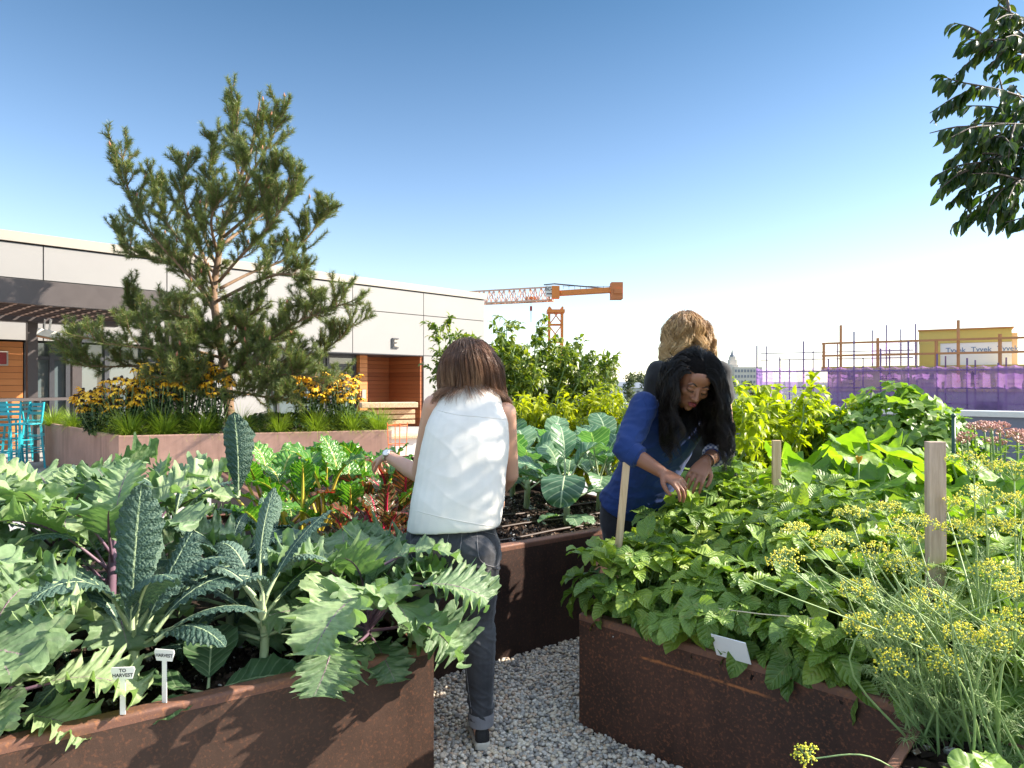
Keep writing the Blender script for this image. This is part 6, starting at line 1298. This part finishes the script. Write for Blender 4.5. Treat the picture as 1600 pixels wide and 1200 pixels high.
# ------------------------------------------------------------------ woman in the white top, seen from behind
def woman_white():
    r = rng_(2000); o = np.array([-.2, 2.75, 0]); th = thing('person', 'brown-haired woman seen from behind in a white sleeveless top and black jeans', 'person', o)
    ax = nrm(arr(1, .05, 0)); ay = nrm(arr(-.05, 1, 0))
    S = Solid(); ring = lambda px, py, Y, a, b, tilt=0: (at(px, py, Y), (ax + arr(0, 0, tilt)) * a, ay * b)
    hc = at(732, 578, 3.02); x, y, z, g = head(S, hc, arr(-.22, .92, -.42), arr(0, .4, .9), .98)
    S.cone(g(0, -.015, -.06), at(736, 612, 2.93), .048, .054)
    S.loft([ring(709, 850, 2.80, .16, .11), ring(716, 790, 2.82, .135, .095), ring(722, 745, 2.83, .125, .09), ring(728, 690, 2.87, .145, .10), ring(731, 645, 2.9, .143, .085), ring(734, 618, 2.925, .09, .058), ring(736, 606, 2.94, .055, .05)])
    sL, sR = at(678, 634, 2.92), at(790, 645, 2.92); eL, wL = at(655, 742, 3.02), at(606, 712, 3.22); eR, wR = at(798, 742, 3.0), at(775, 775, 3.24)
    S.ell(sL, (.046, .046, .046)); S.ell(sR, (.046, .046, .046)); S.chain([sL, sL + (eL - sL) * .45, eL], [.048, .043, .036]); S.chain([eL, eL + (wL - eL) * .3, wL], [.037, .038, .025]); S.chain([sR, sR + (eR - sR) * .45, eR], [.046, .041, .035]); S.chain([eR, eR + (wR - eR) * .3, wR], [.036, .037, .025])
    hand(S, wL, at(580, 722, 3.33) - wL, arr(.2, .3, -.9), 1, .95, (.55, .7, .5)); hand(S, wR, at(765, 785, 3.36) - wR, arr(-.2, .3, -.9), -1, .95)
    hR, kR, aR = at(744, 850, 2.80), at(748, 972, 2.80), at(752, 1128, 2.69); hL, kL, aL = at(668, 852, 2.82), at(652, 985, 2.98), at(655, 1120, 2.92)
    S.chain([hR, kR, aR], [.075, .05, .036]); S.chain([hL, kL, aL], [.075, .05, .036])
    fR, fL = arr(-.18, .98, 0), arr(-.1, 1, 0)
    for a_, f_ in ((aR, fR), (aL, fL)): S.cone(a_, arr(a_[0], a_[1], .06) - f_ * .01, .036, .03); S.cone(arr(a_[0], a_[1], .055), arr(a_[0], a_[1], .045) + f_ * .15, .028, .02)
    wear('body', S.fuse(.0042, 5), M_sk1, th, o)
    # jeans
    S = Solid(); S.loft([ring(710, 790, 2.815, .150, .108, .05), ring(708, 830, 2.805, .176, .122, .05), ring(706, 862, 2.795, .190, .130, .04), ring(706, 890, 2.80, .180, .120)], sq=2.2)
    S.ell(at(672, 862, 2.72), (.085, .07, .085)); S.ell(at(742, 868, 2.70), (.085, .07, .085))
    S.chain([hR + arr(0, 0, -.02), hR + (kR - hR) * .5, kR, kR + (aR - kR) * .30 + arr(0, -.012, 0), kR + (aR - kR) * .7, aR + arr(0, 0, .035)], [.103, .086, .064, .066, .052, .049]); S.chain([hL, hL + (kL - hL) * .5, kL, kL + (aL - kL) * .3, aL + arr(0, 0, .02)], [.10, .085, .063, .064, .05])
    def jd(p):
        zk = abs(p[2] - kR[2]); w_ = .35 + .9 * math.exp(-(zk / .09) ** 2) + .8 * math.exp(-((p[2] - .70) / .05) ** 2) + .9 * math.exp(-((p[2] - .17) / .06) ** 2)
        return w_ * (.0060 * (1 - min(1, 3 * abs(mnoise.noise(Vector((p[0] * 7, p[1] * 6, p[2] * 24 + p[0] * 12)))))) ** 2 + .002 * mnoise.noise(Vector((p[0] * 22, p[1] * 10, p[2] * 80)))) + .002 * mnoise.noise(Vector((p[0] * 14, p[1] * 14, p[2] * 10)))
    me = S.fuse(.0045, 5, jd); bv = bvh(me); jn = wear('jeans', me, M_den, th, o)
    for nm_s, lines in (('back_pocket', [[(644, 814), (672, 822), (702, 832)], [(644, 814), (641, 845), (645, 872), (668, 884), (690, 878), (702, 832)]]), ('back_pocket', [[(745, 828), (762, 832), (781, 838)], [(745, 828), (746, 852), (750, 874), (765, 884), (779, 880), (781, 838)]]), ('seam', [[(722, 832), (720, 852), (716, 880)]]), ('seam', [[(786, 850), (784, 900), (778, 960), (776, 1040), (768, 1110)]]), ('seam', [[(722, 930), (724, 1000), (730, 1060), (737, 1115)]])):
        m2 = MB(); [projline(bv, l, o, m2, .0011) for l in lines]
        if m2.n: m2.build(nm_s, M_thread, jn, True, (0, 0, 0))
    S = Solid(); d_ = nrm(aR - kR); S.cone(aR + arr(0, 0, .03), aR + arr(0, 0, .0), .051, .050); wear('trouser_cuff', S.fuse(.004, 2, None, [(Vector(aR + arr(0, 0, -.008)), Vector((0, 0, -1))), (Vector(aR + arr(0, 0, .042)), Vector((0, 0, 1)))]), M_cuff, th, o)
    S = Solid(); S.cone(aL + arr(0, 0, .02), aL + arr(0, 0, -.012), .051, .050); wear('trouser_cuff', S.fuse(.004, 2), M_cuff, th, o)
    for a_, f_ in ((aR, fR), (aL, fL)): shoe(th, o, arr(a_[0], a_[1], .012) - f_ * .045, f_, M_shoe, M_sole, .235)
    # sleeveless top
    S = Solid(); S.loft([ring(709, 823, 2.80, .192, .138, .055), ring(711, 812, 2.80, .194, .138, .05), ring(716, 775, 2.81, .192, .130, .035), ring(722, 735, 2.835, .187, .122, .02), ring(727, 695, 2.865, .186, .122, .01), ring(731, 660, 2.89, .172, .116), ring(733, 636, 2.915, .146, .098), ring(735, 616, 2.935, .126, .084), ring(736, 606, 2.945, .102, .070), ring(736, 600, 2.95, .062, .05)], sq=2.5)
    td = folds(3., .009, 5, 9, .002)
    def rid(p, a, b, c_, sd): q = mnoise.noise(Vector((p[0] * a + sd, p[1] * a * .5, p[2] * b + p[0] * c_))); return (1 - min(1, abs(q) * 3.2)) ** 2
    def tdisp(p):
        zz = (p[2] - .85) / .55; return .5 * td(p) + .0013 * rid(p, 3.5, 8, 5, 1.) * (.3 + math.exp(-((zz - .4) / .4) ** 2)) + .0010 * rid(p, 4, 11, -7, 4.) - .001
    def tdisp_(p): zz = (p[2] - .85) / .55; return td(p) * (.45 + .75 * math.exp(-((zz - .35) / .35) ** 2)) + .004 * mnoise.noise(Vector((p[0] * 3, 7, p[2] * 26 + p[0] * 10))) * math.exp(-((zz - .3) / .25) ** 2)
    me = S.fuse(.0045, 5, tdisp); bv = bvh(me); tp = wear('sleeveless_top', me, M_white, th, o)
    for nm_s, l in (('yoke_seam', [(684, 641), (715, 648), (760, 652), (794, 656)]), ('hem_seam', [(642, 796), (690, 808), (740, 818), (782, 824)])): m2 = MB(); projline(bv, l, o, m2, .0013, .0006); m2.build(nm_s, M_white, tp, True, (0, 0, 0))
    # hair: bob
    axs = (x, y, z)
    def roots(r, n): d = sph(r, n * 4); d = d[(d[:, 2] > -.25) & ~((d[:, 1] > .45) & (d[:, 2] < .5))]; return d[:n]
    colls = [(hc + z * .010 - y * .02, (.086, .100, .097), axs), (at(734, 640, 2.93), (.17, .115, .10), (ax, ay, arr(0, 0, 1)))]
    hm = hair(r, 6500, hc, axs, roots, .0115, 25, colls, .02, .34, .020, (.005, 1.3), 110, .00085, .45, .12, (.12, .04, -1), .22, .32)
    capmesh(hm, hc, axs, arr(.083, .101, .096), lambda d: d[2] > -.6 and d[1] < .5); capmesh(hm, hc - z * .04, axs, arr(.086, .092, .088), lambda d: d[1] < .3 and d[2] < .3)
    hm.V = [v - o for v in hm.V]; hm.build('hair', hairmat('brown hair', [(0, (.055, .026, .015)), (.35, (.14, .066, .036)), (.65, (.25, .13, .07)), (1, (.42, .25, .14))], .5, .36), th, True, (0, 0, 0))
    # watch and sunglasses
    d = nrm(wL - eL); wp_ = wL - d * .012; u1 = nrm(np.cross(d, (0, 0, 1))); u2 = np.cross(d, u1); M_sil = plain('steel', (.62, .62, .62), .25, .9)
    mb = MB(); R_ = .030
    for k in range(22): a = k * TAU / 22; q = wp_ + (u1 * math.cos(a) + u2 * math.sin(a)) * R_; obox(mb, q - o, d * .0085, (-u1 * math.sin(a) + u2 * math.cos(a)) * .0039, (u1 * math.cos(a) + u2 * math.sin(a)) * .002)
    wt = mb.build('watch', M_sil, th, loc=(0, 0, 0)); mb = MB(); q = wp_ + nrm(arr(-.3, -.75, .6)) * .034; dd = nrm(arr(-.3, -.75, .6)); tube(mb, [q - dd * .005 - o, q + dd * .003 - o], [.019, .018], 18); mb.build('watch_case', M_sil, wt, True, (0, 0, 0)); mb = MB(); tube(mb, [q + dd * .003 - o, q + dd * .0038 - o], [.0145, .0145], 18); mb.build('watch_dial', plain('pale dial', (.75, .76, .76), .2), wt, False, (0, 0, 0))
    mb = MB(); sg_ = MB()
    for q in (-1, 1):
        mb2 = [g(q * .098, .02, .02), g(q * .10, .075, .018), g(q * .075, .115, .016)]; tube(mb, curve(np.array(mb2) - o, 4), .0035, 6)
        cc = g(q * .045, .122, .004) - o; obox(sg_, cc, x * .03, z * .024, y * .003)
    bar(mb, g(-.08, .117, .022) - o, g(.08, .117, .022) - o, .005, .006); sgl = mb.build('sunglasses', plain('tortoise frame', (.06, .02, .012), .3), th, True, (0, 0, 0)); sg_.build('lenses', plain('dark lens', (.02, .012, .015), .08), sgl, False, (0, 0, 0), .004)
woman_white()

# ------------------------------------------------------------------ woman in the blue shirt, bent over the beans
def woman_blue():
    r = rng_(2100); o = np.array([.6, 3.45, 0]); th = thing('person', 'woman with long black hair in a blue shirt bending over the beans to pick them', 'person', o)
    f = nrm(arr(.42, -.9, 0)); l = nrm(arr(.9, .42, 0))          # facing, her left
    S = Solid(); hc = at(1082, 596, 3.00); x, y, z, g = head(S, hc, arr(.04, -.86, -.50), arr(.26, -.46, .85), 1.0)
    nb = at(1058, 632, 3.16); S.cone(g(0, -.02, -.06), nb, .046, .052)
    sR, sL = at(1006, 634, 3.06), at(1112, 642, 3.28); pv = at(990, 792, 3.45); mid1 = pv * .62 + nb * .38; mid2 = pv * .3 + nb * .7
    bk = nrm(np.cross(l, nb - pv)) * -1; bk = nrm(arr(-f[0], -f[1], .7))
    S.loft([(pv + arr(0, 0, -.05), l * .15, bk * .10), (mid1, l * .125, bk * .092), (mid2, l * .145, bk * .10), (nb * .88 + pv * .12, l * .15, bk * .085), (nb, l * .06, bk * .05)])
    eR, wR = at(978, 702, 2.93), at(1034, 738, 2.84); eL, wL = at(1122, 706, 3.12), at(1102, 722, 2.96)
    eR2 = eR
    for s_, e_, w_ in ((sR, eR, wR), (sL, eL, wL)): S.ell(s_, (.05, .05, .05)); S.chain([s_, s_ * .5 + e_ * .5, e_], [.048, .043, .037]); S.chain([e_, e_ * .7 + w_ * .3, w_], [.037, .037, .025])
    hand(S, wR, at(1062, 754, 2.78) - wR, arr(.35, -.1, -.9), -1, .98, (.45, .65, .5), .12, .45); hand(S, wL, at(1084, 750, 2.88) - wL, arr(-.35, .1, -.9), 1, .98, (.4, .6, .5), .12, .45)
    hR, hL = pv - l * .075 + arr(0, 0, -.06), pv + l * .075 + arr(0, 0, -.06)
    aR, aL = arr(.50, 3.48, .09), arr(.66, 3.58, .09); kR, kL = arr(.535, 3.36, .47), arr(.69, 3.46, .47)
    for h_, k_, a_ in ((hR, kR, aR), (hL, kL, aL)): S.chain([h_, k_, a_], [.075, .05, .036]); S.cone(a_, arr(a_[0], a_[1], .04) + f * .15, .034, .02)
    bme = S.fuse(.0038, 4); bvb = bvh(bme); wear('body', bme, M_sk2, th, o)
    S = Solid(); S.loft([(pv + arr(0, 0, .06), l * .155, bk * .11), (pv, l * .178, bk * .125), (pv + arr(0, 0, -.08), l * .185, bk * .125), (pv + arr(0, 0, -.14), l * .17, bk * .11)])
    for h_, k_, a_ in ((hR, kR, aR), (hL, kL, aL)): S.chain([h_, h_ * .5 + k_ * .5, k_, k_ * .6 + a_ * .4, a_], [.10, .085, .062, .06, .046])
    wear('trousers', S.fuse(.006, 5, folds(1., .006, 8, 14)), M_blk2, th, o)
    for a_ in (aR, aL): shoe(th, o, arr(a_[0], a_[1], .012) - f * .045, f, M_shoe, M_sole, .235)
    # shirt with three-quarter sleeves
    S = Solid(); S.loft([(pv + arr(0, 0, .02) + bk * .0, l * .190, bk * .135), (pv * .85 + nb * .15, l * .172, bk * .125), (mid1, l * .155, bk * .118), (mid2, l * .168, bk * .122), (nb * .86 + pv * .14, l * .170, bk * .105), (nb * .96 + pv * .04, l * .12, bk * .075), (nb + arr(0, 0, .012), l * .066, bk * .06)], sq=2.3)
    for s_, e_, w_, fr in ((sR, eR, wR, .22), (sL, eL, wL, .28)): c_ = e_ + (w_ - e_) * fr; S.ell(s_, (.064, .064, .062)); S.chain([s_, s_ * .5 + e_ * .5, e_, c_], [.064, .060, .055, .050])
    def bd(p):
        w_ = 1.0 + 1.0 * math.exp(-(np.linalg.norm(np.array(p) - eR) / .09) ** 2)
        return w_ * (.0035 * (1 - min(1, 2.6 * abs(mnoise.noise(Vector((p[0] * 6 + p[2] * 8, p[1] * 6, p[2] * 14 - p[0] * 11)))))) ** 2 + .003 * mnoise.noise(Vector((p[0] * 20, p[1] * 20 + p[2] * 20, p[2] * 40))))
    me = S.fuse(.0045, 5, bd); bv = bvh(me); sh = wear('shirt', me, M_blue, th, o)
    for nm_s, l_ in (('placket', [(1052, 668), (1050, 690), (1045, 715)]), ('shoulder_seam', [(1002, 612), (1010, 640), (1008, 668)])): m2 = MB(); projline(bv, l_, o, m2, .0022, .0002); m2.n and m2.build(nm_s, M_blue, sh, True, (0, 0, 0))
    t = NT('checked cuff'); c = t.coord((1, 1, 1), rot=(.5, .7, .4)); sx = t.n('ShaderNodeSeparateXYZ'); t.l(c, sx.inputs[0]); q1 = t.step(t.math('SINE', t.math('MULTIPLY', sx.outputs[0], 420)), -.2, .2); q2 = t.step(t.math('SINE', t.math('MULTIPLY', sx.outputs[2], 420)), -.2, .2)
    M_chk = t.done(t.pr(t.mix(t.math('MULTIPLY', t.math('ADD', q1, q2), .5), (.04, .06, .16), (.48, .48, .55)), .8))
    for e_, w_, fr, m in ((eR, wR, .22, M_blue), (eL, wL, .28, M_chk)): S = Solid(); c_ = e_ + (w_ - e_) * (fr - .05); c2 = e_ + (w_ - e_) * (fr + .17); S.loft([(c_, nrm(np.cross(w_ - e_, arr(0, 0, 1))) * .052, nrm(np.cross(w_ - e_, np.cross(w_ - e_, arr(0, 0, 1)))) * .052), (c2, nrm(np.cross(w_ - e_, arr(0, 0, 1))) * .049, nrm(np.cross(w_ - e_, np.cross(w_ - e_, arr(0, 0, 1)))) * .049)]); wear('cuff', S.fuse(.004, 2), m, th, o)
    # collar: two flaps
    for q in (-1, 1):
        mb = MB(); a = nb + l * q * .062 + arr(0, 0, .03) ; b = nb + f * .06 + l * q * .03 + arr(0, 0, -.02); c2 = nb + f * .075 + l * q * .075 + arr(0, 0, -.06); d = nb + l * q * .095 + arr(0, 0, -.005)
        V = np.array([a, b, c2, d]); mb.add(np.vstack([V, V - f * .005 - arr(0, 0, .004)]) - o, [(0, 1, 2, 3), (7, 6, 5, 4), (0, 4, 5, 1), (1, 5, 6, 2), (2, 6, 7, 3), (3, 7, 4, 0)]); mb.build('collar', M_blue, sh, False, (0, 0, 0))
    # face
    M_lip = plain('dark red lips', (.16, .025, .03), .35, 0, .1, 60); S = Solid(); S.ell(g(0, .0905, -.0608), (.0215, .0095, .0050), x, y, z); S.ell(g(0, .0895, -.0698), (.0185, .0108, .0066), x, y, z); wear('lips', S.fuse(.0018, 2), M_lip, th, o)
    M_brow = plain('dark brow', (.012, .008, .007), .8)
    bwm, lsm = [], []
    def onface(pts, lift):
        out = []
        for p in pts:
            s0 = np.array(p) + y * .06; h = bvb.ray_cast(Vector(s0), Vector(-y)); out.append((np.array(h[0]) + y * lift) if h[0] is not None else np.array(p))
        return np.array(out)
    for q in (-1, 1):
        P = onface(curve([g(q * .012, .085, .019), g(q * .030, .088, .028), g(q * .050, .075, .019)], 5), .0005); mb = MB(); tube(mb, P - o, [.0018] + [.0026] * (len(P) - 4) + [.0022, .0017, .001], 5); mb.build('eyebrow', M_brow, th, True, (0, 0, 0))
        P = onface(curve([g(q * .016, .085, -.005), g(q * .031, .088, -.011), g(q * .047, .078, -.005)], 5), .0008); mb = MB(); tube(mb, P - o, [.0008] + [.0018] * (len(P) - 2) + [.0010], 5)
        for k in range(9):
            p = P[2 + k % (len(P) - 3)]; tube(mb, [p - o, p - o + y * .006 - z * .006 + x * q * .001 * (k - 4) * .4], [.0006, .0002], 3)
        mb.build('eyelashes', M_brow, th, True, (0, 0, 0))
        P = onface(curve([g(q * .016, .085, .007), g(q * .031, .088, .011), g(q * .047, .078, .006)], 5), .0002); mb = MB(); tube(mb, P - o, .0008, 4); mb.build('eyelid_crease', plain('lid shade', (.10, .04, .03), .6), th, True, (0, 0, 0))
    axs = (x, y, z)
    def roots(r, n): d = sph(r, n * 5); d = d[(d[:, 2] > -.35) & ~((d[:, 1] > .30) & (d[:, 2] < .36)) & ~((d[:, 1] > .0) & (d[:, 2] < .1) & (np.abs(d[:, 0]) < .8))]; return d[:n]
    colls = [(hc + z * .018 - y * .014, (.090, .104, .104), axs), (g(0, .02, -.05), (.082, .075, .08), axs), (nb * .85 + pv * .15, (.14, .11, .13), (l, nrm(np.cross(nb - pv, l)), nrm(nb - pv))), (sR + l * .03, (.05,) * 3, axs), (sL, (.06,) * 3, axs)]
    hm = hair(r, 7000, hc, axs, roots, .0145, 29, colls, .0, .46, .014, (.020, 2.7), 85, .0012, 0, .30, (.06, -.0, -1), .18, .42, clear=(.071, .090, -.048, -.0))
    cm = MB(); capmesh(cm, hc, axs, arr(.0815, .1015, .0955), lambda d: d[2] > -.45 and (d[1] < .05 or d[2] > .40 + .25 * abs(d[0])))
    cm.V = [v - o for v in cm.V]; cm.build('hair_base', plain('matte black hair', (.006, .005, .005), .95, 0, .5, 90, .5, 160, .05), th, True, (0, 0, 0))
    hm.V = [v - o for v in hm.V]; hm.build('hair', hairmat('black hair', [(0, (.003, .0025, .0025)), (.6, (.008, .006, .006)), (1, (.040, .028, .024))], .32, .30), th, True, (0, 0, 0))  # strand tones vary; the lighter ones also stand in for sunlit highlights
    mb = MB(); d = nrm(wL - eL); q = wL - d * .02; u1 = nrm(np.cross(d, (0, 0, 1))); u2 = np.cross(d, u1); tube(mb, [q - o + (u1 * math.cos(a) + u2 * math.sin(a)) * .030 for a in np.linspace(0, TAU, 24)], .0028, 6); mb.build('bracelet', plain('dark bead', (.03, .02, .02), .4), th, True, (0, 0, 0))
woman_blue()

# ------------------------------------------------------------------ blonde woman behind, back turned
def woman_blonde():
    r = rng_(2200); o = np.array([.98, 3.85, 0]); th = thing('person', 'woman with wavy blonde hair and a black shirt standing with her back turned', 'person', o)
    ax = nrm(arr(1, .12, 0)); ay = nrm(arr(-.12, 1, 0)); up = arr(0, 0, 1)
    S = Solid(); hc = at(1070, 521, 3.88); x, y, z, g = head(S, hc, arr(.05, .92, -.38), arr(0, .38, .92), 1.0); nb = at(1074, 562, 3.80); S.cone(g(0, -.015, -.06), nb, .047, .054)
    ring = lambda px, py, Y, a, b: (at(px, py, Y), ax * a, ay * b)
    S.loft([ring(1098, 770, 3.78, .165, .11), ring(1094, 700, 3.78, .13, .095), ring(1086, 620, 3.78, .15, .10), ring(1078, 580, 3.79, .15, .085), ring(1074, 562, 3.80, .055, .05)])
    sL, sR = at(1028, 582, 3.79), at(1124, 582, 3.76); eL, wL = at(1016, 665, 3.9), at(1040, 690, 4.12); eR, wR = at(1136, 668, 3.72), at(1118, 700, 3.95)
    for s_, e_, w_ in ((sL, eL, wL), (sR, eR, wR)): S.ell(s_, (.05,) * 3); S.chain([s_, (s_ + e_) / 2, e_], [.047, .042, .036]); S.chain([e_, e_ * .7 + w_ * .3, w_], [.037, .036, .025])
    hand(S, wL, arr(.1, .8, -.5), arr(.3, 0, -1), 1, .95); hand(S, wR, arr(-.1, .8, -.5), arr(-.3, 0, -1), -1, .95)
    pv = at(1098, 770, 3.78); legs = []
    for q in (-1, 1): h_ = pv + ax * q * .085; k_ = arr(h_[0] + .01 * q, h_[1] + .03, .47); a_ = arr(k_[0], 3.82, .09); S.chain([h_, k_, a_], [.08, .05, .036]); S.cone(a_, arr(a_[0], a_[1] + .15, .04), .034, .02); legs.append((h_, k_, a_))
    wear('body', S.fuse(.0045, 5), M_sk3, th, o)
    S = Solid(); S.loft([ring(1098, 722, 3.78, .165, .12), ring(1098, 750, 3.78, .185, .13), ring(1098, 785, 3.78, .19, .13), ring(1098, 800, 3.78, .17, .11)])
    for h_, k_, a_ in legs: S.chain([h_, (h_ + k_) / 2, k_, k_ * .6 + a_ * .4, a_], [.105, .088, .064, .062, .048])
    wear('trousers', S.fuse(.006, 5, folds(5., .006, 8, 14)), M_blk2, th, o)
    for h_, k_, a_ in legs: shoe(th, o, arr(a_[0], a_[1] - .045, .012), (0, 1), M_shoe, M_sole, .24)
    S = Solid(); S.loft([ring(1099, 745, 3.78, .185, .135), ring(1096, 700, 3.78, .17, .125), ring(1088, 640, 3.78, .175, .125), ring(1080, 600, 3.785, .18, .11), ring(1077, 577, 3.79, .15, .09), ring(1075, 563, 3.80, .10, .065), ring(1074, 556, 3.805, .06, .05)], sq=2.4)
    for s_, e_ in ((sL, eL), (sR, eR)): S.ell(s_, (.066,) * 3); S.chain([s_, s_ + (e_ - s_) * .42], [.066, .066])
    wear('t_shirt', S.fuse(.005, 5, folds(8., .009, 6, 12, .003)), M_blk, th, o)
    axs = (x, y, z)
    def roots(r, n): d = sph(r, n * 4); d = d[(d[:, 2] > -.3) & ~((d[:, 1] > .45) & (d[:, 2] < .5))]; return d[:n]
    colls = [(hc + z * .006 - y * .02, (.079, .096, .095), axs), (at(1076, 595, 3.79), (.18, .115, .11), (ax, ay, up))]
    hm = hair(r, 6000, hc, axs, roots, .0125, 26, colls, .0, .34, .020, (.022, 2.8), 60, .0013, 0, .35, (0, -.05, -1), .30, .50)
    capmesh(hm, hc, axs, arr(.079, .098, .093), lambda d: d[2] > -.6 and d[1] < .5); capmesh(hm, hc - z * .05, axs, arr(.079, .088, .086), lambda d: d[1] < .2 and d[2] < .3)
    hm.V = [v - o for v in hm.V]; hm.build('hair', hairmat('blonde hair', [(0, (.10, .048, .02)), (.35, (.30, .16, .065)), (.65, (.64, .42, .19)), (1, (.88, .68, .40))], .5, .4), th, True, (0, 0, 0))
woman_blonde()
